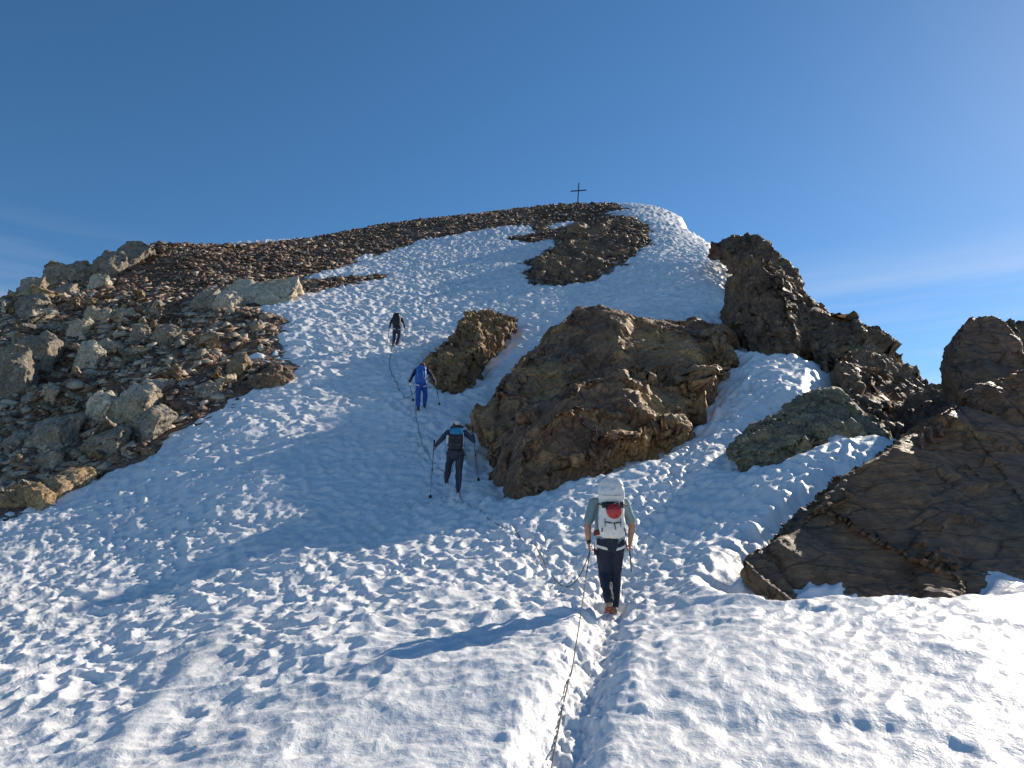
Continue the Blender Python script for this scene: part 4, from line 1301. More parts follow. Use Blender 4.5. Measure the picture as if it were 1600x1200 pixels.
def person(loc, rz, J, skin_vox, cloth_vox, sleeve, top_mat, leg_mat, boot_mat, label, hat=None, harness=WHITEW, scale=1.0, hand_mat=None, crampon_mat=STEEL):
    root = empty('person', loc, rz)
    root.scale = (scale,) * 3
    tag(root, label, 'person')
    g = J
    head = Vector(g['head']); neck = g['neck']; chest = g['chest']; pel = g['pelvis']
    waist = lerp(pel, chest, 0.45)
    bms = [tube_bm([pel, waist, chest, lerp(chest, neck, 0.62), neck], [(0.155, 0.115), (0.135, 0.10), (0.165, 0.115), (0.13, 0.085), (0.058, 0.058)], 16),
           tube_bm([g['sh_l'], lerp(chest, neck, 0.7), g['sh_r']], [0.055, 0.075, 0.055], 12, (0, 0, 1)),
           tube_bm([neck, tuple(head - Vector((0, 0.02, 0.06)))], [0.055, 0.055], 12),
           tube_bm([tuple(head - Vector((0, -0.01, 0.075))), tuple(head), tuple(head + Vector((0, -0.005, 0.055)))], [(0.052, 0.062), (0.074, 0.092), (0.066, 0.082)], 16),
           tube_bm([tuple(head + Vector((0, 0.085, 0.015))), tuple(head + Vector((0, 0.108, -0.018)))], [0.009, 0.015], 8)]
    for s in (-1, 1):
        bms.append(tube_bm([tuple(head + Vector((s * 0.074, -0.005, -0.022))), tuple(head + Vector((s * 0.080, -0.012, 0.022)))], [0.010, 0.014], 8))
    for s, k in ((-1, 'l'), (1, 'r')):
        sh, el, wr = g['sh_' + k], g['el_' + k], g['wr_' + k]
        bms += [limb(sh, el, 0.056, 0.044), limb(el, wr, 0.046, 0.029, 0.045)]
        bms += hand_bms(wr, g['hd_' + k], s, g.get('curl_' + k, 0.9))
        hp, kn, an = g['hip_' + k], g['kn_' + k], g['an_' + k]
        bms += [limb(hp, kn, 0.085, 0.055), limb(kn, an, 0.055, 0.036, 0.056)]
        toe = Vector(an) + Vector(g.get('toe_' + k, (0, 0.16, -0.05)))
        bms.append(tube_bm([an, tuple(toe)], [0.036, 0.03], 10))
    fuse('body', bms, skin_vox, 3, SKIN, root)
    for s in (-1, 1):
        e_ = plain('eye', [tube_bm([tuple(head + Vector((s * 0.030, 0.078, 0.004))), tuple(head + Vector((s * 0.030, 0.083, 0.004)))], [0.011, 0.009], 8)], EYE, root)
        plain('pupil', [tube_bm([tuple(head + Vector((s * 0.030, 0.088, 0.004))), tuple(head + Vector((s * 0.030, 0.0905, 0.004)))], [0.005, 0.004], 8)], BLACK, e_)
    plain('mouth', [tube_bm([tuple(head + Vector((-0.022, 0.084, -0.048))), tuple(head + Vector((0, 0.092, -0.050))), tuple(head + Vector((0.022, 0.084, -0.048)))], [0.005, 0.007, 0.005], 8)], LIP, root)
    fuse('hair', [tube_bm([tuple(head + Vector((0, -0.025, -0.05))), tuple(head + Vector((0, -0.018, 0.015))), tuple(head + Vector((0, -0.010, 0.062)))], [(0.070, 0.070), (0.082, 0.088), (0.070, 0.080)], 16)], max(skin_vox, 0.012), 2, HAIR, root, 0.004)
    # shirt
    bms = [tube_bm([lerp(pel, chest, 0.02), waist, chest, lerp(chest, neck, 0.55), lerp(chest, neck, 0.86)], [(0.180, 0.140), (0.165, 0.130), (0.190, 0.142), (0.155, 0.110), (0.075, 0.070)], 18),
           tube_bm([g['sh_l'], lerp(chest, neck, 0.62), g['sh_r']], [0.070, 0.085, 0.070], 12, (0, 0, 1))]
    for k in 'lr':
        sh, el, wr = g['sh_' + k], g['el_' + k], g['wr_' + k]
        if sleeve == 'short':
            bms.append(tube_bm([sh, lerp(sh, el, 0.45), lerp(sh, el, 0.80)], [0.070, 0.068, 0.066], 12))
        else:
            bms += [limb(sh, el, 0.070, 0.050), limb(el, lerp(el, wr, 0.93), 0.052, 0.036, 0.050)]
    fuse('shirt' if sleeve == 'short' else 'jacket', bms, cloth_vox, 2, top_mat, root, 0.016, 1)
    # trousers
    bms = [tube_bm([lerp(pel, chest, 0.12), pel, tuple(Vector(pel) - Vector((0, 0, 0.07)))], [(0.160, 0.125), (0.178, 0.145), (0.160, 0.13)], 18)]
    for k in 'lr':
        hp, kn, an = g['hip_' + k], g['kn_' + k], g['an_' + k]
        bms += [limb(hp, kn, 0.108, 0.078, 0.100), limb(kn, lerp(kn, an, 0.97), 0.080, 0.064, 0.078)]
    fuse('trousers', bms, cloth_vox, 2, leg_mat, root, 0.020, 3)
    # leg loops and waist belt of the climbing harness
    if harness:
        hb = [tube_bm([(math.cos(a) * 0.186 + pel[0], math.sin(a) * 0.150 + pel[1], pel[2] + 0.075) for a in np.linspace(0, 2 * math.pi, 25)], [(0.008, 0.022)] * 25, 8, (0, 0, 0.001) if False else (1, 0, 0), False)]
        for s, k in ((-1, 'l'), (1, 'r')):
            hp, kn = Vector(g['hip_' + k]), Vector(g['kn_' + k])
            c = hp.lerp(kn, 0.16); ax = (kn - hp).normalized()
            e1 = Vector((1, 0, 0)); e1 = (e1 - ax * e1.dot(ax)).normalized(); e2 = ax.cross(e1)
            ring = []
            for a in np.linspace(0, 2 * math.pi, 21):
                pnt = c + e1 * 0.118 * math.cos(a) + e2 * 0.118 * math.sin(a) + Vector((0, 0, 0.030 * s * math.cos(a)))
                ring.append(tuple(pnt))
            hb.append(tube_bm(ring, [(0.010, 0.010)] * 21, 8, (0, 1, 0), False))
            hb.append(tube_bm([tuple(Vector(p_) - ax * 0.016) for p_ in ring], [(0.010, 0.010)] * 21, 8, (0, 1, 0), False))
        plain('harness', hb, harness, root)
    # boots and crampons
    for s, k in ((-1, 'l'), (1, 'r')):
        an = Vector(g['an_' + k]); tv = Vector(g.get('toe_' + k, (0, 0.16, -0.05)))
        heel = an + Vector((0, -0.045, -0.055)) if tv.z > -0.08 else an + Vector((0, -0.03, -0.05))
        toe = an + tv
        bt = fuse('boot', [tube_bm([tuple(an.lerp(Vector(g['kn_' + k]), 0.18)), tuple(an), tuple(heel + Vector((0, 0.02, 0)))], [0.046, 0.048, 0.045], 12),
                      tube_bm([tuple(heel), tuple(heel.lerp(toe, 0.55)), tuple(toe)], [(0.042, 0.034), (0.048, 0.036), (0.040, 0.028)], 12)], cloth_vox, 2, boot_mat, root)
        fw = (toe - heel).normalized(); dn = Vector((1, 0, 0)).cross(fw).normalized()
        if dn.z > 0: dn = -dn
        cbm = []
        for sx in (-1, 1):
            cbm.append(tube_bm([tuple(heel + Vector((sx * 0.036, 0, 0)) + dn * 0.036), tuple(toe + Vector((sx * 0.034, 0, 0)) + dn * 0.032 + fw * 0.02)], [0.006, 0.006], 6))
            for t_ in (0.0, 0.25, 0.6, 0.85, 1.05):
                b0 = heel.lerp(toe, t_) + Vector((sx * 0.036, 0, 0)) + dn * 0.036
                cbm.append(tube_bm([tuple(b0), tuple(b0 + dn * 0.030)], [0.007, 0.003], 6))
        for t_ in (0.0, 0.6, 1.0):
            b0 = heel.lerp(toe, t_) + dn * 0.036
            cbm.append(tube_bm([tuple(b0 - Vector((0.036, 0, 0))), tuple(b0 + Vector((0.036, 0, 0)))], [0.006, 0.006], 6))
        plain('crampon', cbm, crampon_mat, bt)
    if hat: hat(root, head)
    return root


def cap_hat(mat, band):
    def f_(root, head):
        h = plain('hat', [rbox_bm([(head.z + 0.030, 0, head.y - 0.004, 0.093, 0.106), (head.z + 0.075, 0, head.y - 0.006, 0.090, 0.103), (head.z + 0.112, 0, head.y - 0.008, 0.070, 0.082), (head.z + 0.128, 0, head.y - 0.008, 0.030, 0.036)], 20, 2)], mat, root)
        plain('brim', [rbox_bm([(head.z + 0.026, 0, head.y + 0.11, 0.075, 0.060), (head.z + 0.034, 0, head.y + 0.11, 0.075, 0.060)], 20, 2.2)], band, h)
        plain('hatband', [rbox_bm([(head.z + 0.026, 0, head.y - 0.004, 0.095, 0.108), (head.z + 0.046, 0, head.y - 0.004, 0.0955, 0.1085)], 20, 2)], band, h)
    return f_


def sun_hat(mat, under):
    def f_(root, head):
        h = plain('hat', [rbox_bm([(head.z + 0.018, 0, head.y - 0.004, 0.090, 0.104), (head.z + 0.085, 0, head.y - 0.006, 0.084, 0.098), (head.z + 0.118, 0, head.y - 0.008, 0.064, 0.076), (head.z + 0.126, 0, head.y - 0.008, 0.030, 0.036)], 20, 2)], mat, root)
        plain('brim', [rbox_bm([(head.z - 0.012, 0.012, head.y, 0.165, 0.175), (head.z + 0.022, 0, head.y, 0.092, 0.106), (head.z + 0.027, 0, head.y, 0.090, 0.104)], 24, 2)], under, h)
    return f_


def strap_bm(pts, w=0.014, t=0.004):
    return tube_bm(pts, [(w, t)] * len(pts), 8, (1, 0, 0), False)


def shoulder_straps(root, mat, y0):
    bm_ = []
    for s in (-1, 1):
        bm_.append(tube_bm([(s * 0.10, y0, 1.34), (s * 0.115, 0.02, 1.505), (s * 0.12, 0.10, 1.485), (s * 0.125, 0.185, 1.36), (s * 0.15, 0.165, 1.18), (s * 0.175, 0.05, 1.06)], [(0.028, 0.008)] * 6, 8, (1, 0, 0), False))
    return plain('shoulder_strap', bm_, mat, root)


def pole(top, bottom, label, grip_mat, shaft_mat, group=None):
    top = Vector(top); bottom = Vector(bottom)
    root = empty('trekking_pole', tuple(bottom))
    tag(root, label, 'trekking pole', group)
    d = (top - bottom); L = d.length; d.normalize()
    z = Vector((0, 0, 0))
    plain('shaft', [tube_bm([tuple(z), tuple(d * L * 0.5), tuple(d * (L - 0.12))], [0.005, 0.0085, 0.010], 8)], shaft_mat, root)
    plain('grip', [tube_bm([tuple(d * (L - 0.22)), tuple(d * (L - 0.04)), tuple(d * (L + 0.03))], [0.015, 0.018, 0.022], 10)], grip_mat, root)
    plain('basket', [tube_bm([tuple(d * 0.055), tuple(d * 0.068)], [0.042, 0.036], 12)], grip_mat, root)
    plain('clamp', [tube_bm([tuple(d * (L * 0.5 - 0.02)), tuple(d * (L * 0.5 + 0.03))], [0.016, 0.016], 8)], grip_mat, root)
    return root


def place(px, py):
    h = hit(px, py)
    return (h[0], h[1], snow_z(h[0], h[1]))


# --- nearest climber: teal shirt, white pack
TEAL = simple_mat('grey teal shirt', (0.17, 0.26, 0.29), 0.8, 0, 0.10, 20)
NAVY = simple_mat('navy trousers', (0.010, 0.014, 0.034), 0.75, 0, 0.2, 14)
WPACK = simple_mat('white pack cloth', (0.70, 0.69, 0.66), 0.6, 0, 0.10, 18, 0.004)
TANB = simple_mat('tan and yellow boot leather', (0.30, 0.22, 0.12), 0.6, 0, 0.4, 25)
RED = simple_mat('red shell', (0.42, 0.025, 0.03), 0.35, 0, 0.10, 12)
REDC = simple_mat('red crampon', (0.35, 0.03, 0.03), 0.4, 0.3)
BROWNH = simple_mat('brown hat', (0.14, 0.10, 0.085), 0.8, 0, 0.15, 30)
p1 = place(956, 944)
p1 = (p1[0], p1[1], p1[2] + 0.03)
J1 = dict(head=(0, 0.13, 1.635), neck=(0, 0.08, 1.47), chest=(0, 0.04, 1.27), pelvis=(0, 0, 0.93),
          sh_l=(-0.205, 0.03, 1.415), sh_r=(0.205, 0.03, 1.415), el_l=(-0.290, 0.02, 1.125), el_r=(0.295, -0.02, 1.13),
          wr_l=(-0.275, 0.06, 0.895), wr_r=(0.270, 0.06, 0.895), hd_l=(0.12, 0.25, -1), hd_r=(-0.12, 0.25, -1), curl_l=1.0, curl_r=1.05,
          hip_l=(-0.085, 0, 0.90), hip_r=(0.085, 0, 0.90), kn_l=(-0.078, 0.06, 0.51), kn_r=(0.070, 0.10, 0.51),
          an_l=(-0.062, -0.20, 0.185), an_r=(0.040, 0.10, 0.095), toe_l=(-0.01, 0.11, -0.12), toe_r=(0.015, 0.16, -0.05))
per1 = person(p1, 0, J1, 0.0095, 0.012, 'short', TEAL, NAVY, TANB,
              'climber in grey teal T-shirt and navy trousers walking the snow trench, carrying a white pack', cap_hat(BROWNH, BLACK), WHITEW, 1.0, None, REDC)
plain('wristband', [tube_bm([(-0.276, 0.052, 0.925), (-0.276, 0.057, 0.905)], [0.033, 0.032], 14)], BLACK, per1)
GZ = simple_mat('red glove', (0.33, 0.03, 0.03), 0.7, 0, 0.3, 30)


def pack_root(p, rz, label, scale=1.0):
    r_ = empty('backpack', p, rz); r_.scale = (scale,) * 3
    return tag(r_, label, 'backpack')


bp = pack_root(p1, 0, 'tall white backpack on the nearest climber, black straps across it')
yb = -0.235
fuse('pack_body', [rbox_bm([(0.955, 0, yb + 0.03, 0.10, 0.07), (0.985, 0, yb + 0.01, 0.155, 0.105), (1.08, 0, yb, 0.172, 0.115), (1.30, 0, yb, 0.165, 0.115), (1.44, 0, yb + 0.005, 0.158, 0.110), (1.47, 0, yb + 0.01, 0.14, 0.10)], 28)], 0.010, 2, WPACK, bp, 0.018, 9)
fuse('pack_lid', [rbox_bm([(1.435, 0, yb, 0.150, 0.105), (1.46, 0, yb - 0.005, 0.166, 0.118), (1.56, 0, yb, 0.168, 0.118), (1.66, 0, yb + 0.02, 0.150, 0.100), (1.715, 0, yb + 0.035, 0.110, 0.070), (1.73, 0, yb + 0.045, 0.05, 0.035)], 28)], 0.010, 2, WPACK, bp, 0.022, 12)
yf = yb - 0.122
plain('compression_strap', [strap_bm([(-0.185, yb, 1.385), (-0.172, yf + 0.01, 1.385), (-0.09, yf - 0.008, 1.375), (0.02, yf - 0.010, 1.385), (0.10, yf - 0.008, 1.380), (0.172, yf + 0.01, 1.375), (0.185, yb, 1.37)], 0.012, 0.010)], BLACK, bp)
plain('helmet_holder', [rbox_bm([(1.27, 0.01, yf - 0.004, 0.085, 0.010), (1.33, 0.005, yf - 0.006, 0.10, 0.012), (1.415, -0.01, yf - 0.004, 0.085, 0.012)], 16)], BLACK, bp)
plain('lower_strap', [strap_bm([(-0.10, yf - 0.002, 1.16), (-0.03, yf - 0.010, 1.145), (0.03, yf - 0.010, 1.145), (0.10, yf - 0.002, 1.155)], 0.008, 0.008)], BLACK, bp)
plain('strap_tail', [tube_bm([(0.01, yf - 0.008, 1.145), (0.02, yf - 0.014, 1.10), (0.028, yf - 0.010, 1.06)], [0.008, 0.007, 0.005], 6)], BLACK, bp)
for sx in (-0.105, 0.095):
    plain('side_cord', [tube_bm([(sx, yf - 0.002, 1.20), (sx * 1.02, yf - 0.008, 1.155), (sx * 0.98, yf - 0.002, 1.105)], [0.005] * 3, 6)], BLACK, bp)
for sx in (-0.145, 0.145):
    plain('tool_loop', [tube_bm([(sx, yf + 0.012, 1.08), (sx, yf - 0.004, 1.06), (sx, yf + 0.012, 1.04)], [0.008] * 3, 6)], BLACK, bp)
for sx in (-0.12, 0.115):
    plain('buckle', [rbox_bm([(1.335, sx, yf - 0.010, 0.022, 0.008), (1.41, sx, yf - 0.010, 0.022, 0.008)], 12)], BLACK, bp)
plain('lid_zip', [tube_bm([(-0.14, yf - 0.002, 1.50), (0, yf - 0.012, 1.488), (0.14, yf - 0.002, 1.50)], [0.004] * 3, 6)], simple_mat('grey piping', (0.35, 0.35, 0.35), 0.7), bp)
shoulder_straps(bp, WPACK, -0.10)
plain('hip_belt', [tube_bm([(-0.16, -0.14, 1.03), (-0.205, 0.0, 1.02), (-0.15, 0.13, 1.01)], [(0.012, 0.035)] * 3, 8, (1, 0, 0), False), tube_bm([(0.16, -0.14, 1.03), (0.205, 0.0, 1.02), (0.15, 0.13, 1.01)], [(0.012, 0.035)] * 3, 8, (1, 0, 0), False)], simple_mat('dark red belt', (0.16, 0.02, 0.025), 0.7), bp)
# carabiner on the strap
plain('carabiner', [tube_bm([(0.045 + 0.035 * math.cos(a), yf - 0.022, 1.375 + 0.028 * math.sin(a)) for a in np.linspace(0, 2 * math.pi, 15)], [0.006] * 15, 6, (0, 1, 0), False)], METAL, bp)
# red helmet
hm = empty('climbing_helmet', (p1[0] + 0.015, p1[1] + yf - 0.006, p1[2] + 1.295))
tag(hm, 'red climbing helmet strapped to the middle of the white backpack', 'helmet')
sh_l = []
bm_ = bmesh.new(); bmesh.ops.create_uvsphere(bm_, u_segments=24, v_segments=16, radius=0.098)
for v in bm_.verts: v.co.y = v.co.y * 0.72 if v.co.y < 0 else v.co.y * 0.12
sh_o = plain('shell', [bm_], RED, hm)
for dx, dz in ((-0.045, 0.03), (0.045, 0.03), (0, 0.055), (0.02, -0.062)):
    yy = -0.72 * math.sqrt(max(0.0, 0.098 ** 2 - dx * dx - dz * dz))
    plain('vent', [tube_bm([(dx - 0.008, yy - 0.001, dz), (dx + 0.008, yy - 0.001, dz)], [0.007, 0.007], 8)], BLACK, hm)
# gear hanging at the hips
def hanging(name, label, cat, base, bms_mats):
    r_ = empty(name, base); tag(r_, label, cat)
    for nm, bl, mt in bms_mats: plain(nm, bl, mt, r_)
    return r_


def ring_bm(c, rx, rz_, rad, n=14, y=0.0):
    return tube_bm([(c[0] + rx * math.cos(a), c[1] + y, c[2] + rz_ * math.sin(a)) for a in np.linspace(0, 2 * math.pi, n)], [rad] * n, 6, (0, 1, 0), False)


hanging('belay_device', 'black belay gear and pale sling clipped at the nearest climber\'s left hip', 'climbing gear', (p1[0] - 0.195, p1[1] - 0.02, p1[2] + 0.80),
        [('carabiner', [ring_bm((0, 0, 0.07), 0.022, 0.045, 0.006), ring_bm((-0.03, 0.01, 0.05), 0.020, 0.04, 0.006)], METAL),
         ('sling', [tube_bm([(0.01, -0.01, 0.13), (0.015, -0.02, 0.06), (0.012, -0.01, 0.01)], [(0.024, 0.008)] * 3, 8)], WHITEW),
         ('device', [rbox_bm([(-0.06, 0, 0, 0.022, 0.018), (0.01, 0, 0, 0.030, 0.020), (0.03, 0, 0, 0.020, 0.015)], 12)], BLACK)])
hanging('ice_axe', 'short dark ice axe with red head held low at the nearest climber\'s right hand', 'ice axe', (p1[0] + 0.262, p1[1] + 0.075, p1[2] + 0.80),
        [('shaft', [tube_bm([(0, 0, 0.03), (0.01, 0.0, -0.12), (0.018, 0.0, -0.28)], [0.012, 0.010, 0.007], 8)], STEEL),
         ('head', [tube_bm([(0.06, 0.03, 0.005), (0.0, 0.0, 0.045), (-0.07, -0.03, 0.02)], [(0.005, 0.012), (0.014, 0.018), (0.004, 0.008)], 8)], RED)])
hanging('quickdraw', 'red quickdraws clipped at the nearest climber\'s right hip', 'quickdraw', (p1[0] + 0.20, p1[1] - 0.03, p1[2] + 0.86),
        [('sling', [tube_bm([(0, 0, 0.06), (0.012, -0.01, -0.02)], [(0.010, 0.004)] * 2, 6), tube_bm([(-0.02, 0.02, 0.06), (-0.02, 0.01, -0.03)], [(0.010, 0.004)] * 2, 6)], GZ),
         ('carabiner', [ring_bm((0, 0, 0.085), 0.018, 0.03, 0.005), ring_bm((0.014, -0.01, -0.05), 0.018, 0.03, 0.005), ring_bm((-0.02, 0.01, -0.06), 0.018, 0.03, 0.005)], METAL)])

# --- second climber: dark clothing, blue and black pack, white sun hat, stepping up with the left foot
DARKJ = simple_mat('dark grey blue jacket', (0.035, 0.042, 0.075), 0.8, 0, 0.15, 18)
GREYT = simple_mat('charcoal trousers', (0.030, 0.036, 0.055), 0.8, 0, 0.2, 14)
BLUEP = simple_mat('bright blue pack lid', (0.02, 0.23, 0.42), 0.6, 0, 0.15, 20)
BLKP = simple_mat('black pack cloth', (0.014, 0.016, 0.022), 0.65, 0, 0.2, 20)
HATW = simple_mat('off-white hat', (0.62, 0.60, 0.58), 0.8, 0, 0.08, 30)
HATU = simple_mat('dark hat brim', (0.05, 0.05, 0.06), 0.8)
BOOTD = simple_mat('dark boots', (0.03, 0.025, 0.025), 0.6)
p2 = place(711, 779)
p2 = (p2[0], p2[1], p2[2] + 0.07)
J2 = dict(head=(-0.02, 0.20, 1.55), neck=(0, 0.14, 1.43), chest=(0, 0.10, 1.24), pelvis=(0, 0, 0.91),
          sh_l=(-0.20, 0.10, 1.385), sh_r=(0.20, 0.10, 1.39), el_l=(-0.37, 0.02, 1.19), el_r=(0.40, 0.16, 1.20),
          wr_l=(-0.50, 0.18, 1.07), wr_r=(0.37, 0.34, 1.36), hd_l=(-0.35, 0.8, -0.25), hd_r=(-0.1, 0.5, 0.7), curl_l=1.2, curl_r=1.2,
          hip_l=(-0.09, 0, 0.88), hip_r=(0.09, 0, 0.88), kn_l=(-0.18, 0.26, 0.66), kn_r=(0.07, 0.07, 0.49),
          an_l=(-0.20, -0.04, 0.33), an_r=(0.07, -0.02, 0.09), toe_l=(0, 0.13, -0.09))
per2 = person(p2, 0, J2, 0.014, 0.016, 'long', DARKJ, GREYT, BOOTD, 'climber in dark clothes and off-white sun hat stepping up in shadow, blue-topped pack', sun_hat(HATW, HATU), BLACK)
bp2 = pack_root(p2, 0, 'black backpack with bright blue top on the climber in the sun hat')
fuse('pack_body', [rbox_bm([(0.93, 0, -0.10, 0.11, 0.06), (0.96, 0, -0.12, 0.155, 0.10), (1.10, 0.0, -0.12, 0.165, 0.12), (1.28, 0.01, -0.09, 0.16, 0.12), (1.38, 0.01, -0.07, 0.14, 0.11)], 24)], 0.013, 2, BLKP, bp2, 0.02, 5)
fuse('pack_lid', [rbox_bm([(1.30, 0.02, -0.10, 0.13, 0.10), (1.34, 0.02, -0.11, 0.155, 0.125), (1.42, 0.02, -0.08, 0.15, 0.12), (1.48, 0.02, -0.03, 0.10, 0.08)], 24)], 0.013, 2, BLUEP, bp2, 0.015, 6)
plain('bottle', [tube_bm([(-0.185, -0.10, 1.13), (-0.185, -0.10, 1.27)], [0.036, 0.036], 12)], simple_mat('pale bottle', (0.7, 0.66, 0.6), 0.4), bp2)
plain('strap', [strap_bm([(-0.165, -0.12, 1.22), (-0.10, -0.245, 1.22), (0.10, -0.245, 1.22), (0.17, -0.12, 1.22)], 0.014, 0.012), strap_bm([(-0.165, -0.12, 1.06), (-0.10, -0.25, 1.06), (0.10, -0.25, 1.06), (0.17, -0.12, 1.06)], 0.014, 0.012)], simple_mat('grey webbing', (0.10, 0.10, 0.11), 0.7), bp2)
plain('side_strap', [tube_bm([(0.175, -0.09, 1.36), (0.182, -0.10, 1.15), (0.17, -0.08, 0.98)], [(0.010, 0.014)] * 3, 8)], WHITEW, bp2)
shoulder_straps(bp2, BLKP, 0.0)
hanging('quickdraw', 'dark quickdraw dangling from the right hip of the climber in the sun hat', 'quickdraw', (p2[0] + 0.21, p2[1] - 0.02, p2[2] + 0.80),
        [('sling', [tube_bm([(0, 0, 0.10), (0.03, -0.01, 0.02)], [(0.010, 0.005)] * 2, 6)], BLACK),
         ('carabiner', [ring_bm((0, 0, 0.12), 0.02, 0.035, 0.006), ring_bm((0.035, -0.01, -0.01), 0.02, 0.035, 0.006)], STEEL)])


def W(p, j): return Vector(p) + Vector(j)


def on_snow(px, py, Yp):
    """a spot on the snow under the seen point, near depth Yp"""
    u_, e_ = ray(px, py); x = float(u_) * Yp
    return Vector((x, Yp, snow_z(x, Yp)))


ht = W(p2, J2['wr_l']) + Vector((-0.035, 0.09, 0.02))
pole(tuple(ht + Vector((0, 0, 0.10))), tuple(on_snow(672, 776, p2[1] + 0.15)), 'dark trekking pole planted left of the climber in the sun hat', BLACK, STEEL)
ht = W(p2, J2['wr_r']) + Vector((-0.01, 0.06, 0.07))
pole(tuple(ht + Vector((0, -0.03, 0.10))), tuple(on_snow(748, 738, p2[1] + 1.0)), 'dark trekking pole raised in the right hand of the climber in the sun hat', BLACK, STEEL)

# --- third climber: all in blue
BLUE = simple_mat('royal blue shell', (0.012, 0.075, 0.36), 0.65, 0, 0.15, 18)
BLUEPK = simple_mat('blue pack cloth', (0.014, 0.11, 0.42), 0.6, 0, 0.2, 22)
NAVYJ = simple_mat('navy sleeves', (0.012, 0.018, 0.06), 0.75, 0, 0.15, 18)
p3 = place(657, 643)
p3 = (p3[0], p3[1], p3[2] + 0.05)
J3 = dict(head=(-0.02, 0.20, 1.54), neck=(0, 0.14, 1.43), chest=(0, 0.10, 1.24), pelvis=(0, 0, 0.92),
          sh_l=(-0.20, 0.08, 1.38), sh_r=(0.20, 0.08, 1.38), el_l=(-0.32, 0.04, 1.16), el_r=(0.36, 0.05, 1.16),
          wr_l=(-0.42, 0.16, 0.98), wr_r=(0.45, 0.17, 0.97), hd_l=(-0.3, 0.6, -0.6), hd_r=(0.2, 0.6, -0.6), curl_l=1.2, curl_r=1.2,
          hip_l=(-0.09, 0, 0.89), hip_r=(0.09, 0, 0.89), kn_l=(-0.09, 0.03, 0.49), kn_r=(0.12, 0.22, 0.56),
          an_l=(-0.07, -0.08, 0.10), an_r=(0.10, 0.20, 0.20))
CAPR = simple_mat('dark red cap', (0.13, 0.05, 0.06), 0.8, 0, 0.2, 20)
per3 = person(p3, 0, J3, 0.018, 0.020, 'long', NAVYJ, BLUE, BOOTD, 'climber in royal blue with blue pack, poles out wide, left of the small ochre outcrop', cap_hat(CAPR, HATU), WHITEW)
bp3 = pack_root(p3, 0, 'bulky royal blue backpack on the climber in blue')
fuse('pack_body', [rbox_bm([(0.86, 0, -0.10, 0.12, 0.07), (0.89, 0, -0.12, 0.175, 0.11), (1.05, -0.01, -0.12, 0.185, 0.125), (1.25, 0, -0.09, 0.175, 0.125), (1.36, 0, -0.07, 0.15, 0.11)], 24)], 0.015, 2, BLUEPK, bp3, 0.025, 5)
fuse('pack_lid', [rbox_bm([(1.30, 0.0, -0.10, 0.14, 0.10), (1.34, 0.0, -0.11, 0.165, 0.125), (1.43, 0.0, -0.08, 0.16, 0.12), (1.50, 0.0, -0.04, 0.11, 0.08)], 24)], 0.015, 2, BLUEPK, bp3, 0.025, 6)
plain('strap', [strap_bm([(0.05, -0.245, 1.34), (0.10, -0.25, 1.2), (0.09, -0.25, 1.05)], 0.010, 0.010), strap_bm([(-0.09, -0.245, 1.34), (-0.10, -0.25, 1.2), (-0.09, -0.25, 1.05)], 0.010, 0.010)], simple_mat('pale blue webbing', (0.25, 0.35, 0.55), 0.7), bp3)
shoulder_straps(bp3, NAVYJ, 0.0)
ht = W(p3, J3['wr_l']) + Vector((-0.03, 0.05, -0.04))
pole(tuple(ht + Vector((0.0, 0, 0.10))), tuple(on_snow(646, 625, p3[1] + 0.7)), 'thin trekking pole in the left hand of the climber in blue', BLACK, STEEL)
ht = W(p3, J3['wr_r']) + Vector((0.02, 0.05, -0.04))
pole(tuple(ht + Vector((-0.02, 0, 0.10))), tuple(on_snow(687, 631, p3[1] + 0.5)), 'thin trekking pole in the right hand of the climber in blue', BLACK, STEEL)

# --- fourth climber: dark, high on the slope
BRNARM = simple_mat('dark brown top', (0.035, 0.022, 0.022), 0.8, 0, 0.15, 18)
p4 = place(619, 541)
J4 = dict(head=(0, 0.20, 1.54), neck=(0, 0.14, 1.43), chest=(0, 0.10, 1.24), pelvis=(0, 0, 0.92),
          sh_l=(-0.20, 0.08, 1.38), sh_r=(0.20, 0.08, 1.38), el_l=(-0.30, 0.02, 1.14), el_r=(0.31, 0.03, 1.12),
          wr_l=(-0.36, 0.14, 0.93), wr_r=(0.36, 0.10, 0.88), hd_l=(-0.2, 0.6, -0.7), hd_r=(0.1, 0.5, -0.8), curl_l=1.2, curl_r=1.0,
          hip_l=(-0.09, 0, 0.89), hip_r=(0.09, 0, 0.89), kn_l=(-0.12, 0.06, 0.49), kn_r=(0.09, 0.18, 0.52),
          an_l=(-0.13, -0.06, 0.10), an_r=(0.0, 0.12, 0.16))
per4 = person(p4, 0, J4, 0.020, 0.022, 'long', BRNARM, GREYT, BOOTD, 'highest climber, dark clothes and black pack, alone on the sunlit upper snow', cap_hat(BLKP, HATU), WHITEW)
bp4 = pack_root(p4, 0, 'black backpack on the highest climber')
fuse('pack_body', [rbox_bm([(0.93, 0, -0.10, 0.12, 0.07), (0.96, 0, -0.12, 0.175, 0.11), (1.10, -0.01, -0.12, 0.195, 0.13), (1.30, 0, -0.09, 0.185, 0.13), (1.42, 0, -0.07, 0.15, 0.11)], 24)], 0.016, 2, BLKP, bp4, 0.02, 5)
fuse('pack_lid', [rbox_bm([(1.38, -0.02, -0.10, 0.14, 0.10), (1.42, -0.02, -0.10, 0.165, 0.125), (1.53, -0.02, -0.06, 0.15, 0.12), (1.62, -0.02, -0.02, 0.10, 0.08)], 24)], 0.016, 2, BLKP, bp4, 0.02, 6)
shoulder_straps(bp4, BLKP, 0.0)
ht = W(p4, J4['wr_l']) + Vector((-0.02, 0.05, -0.04))
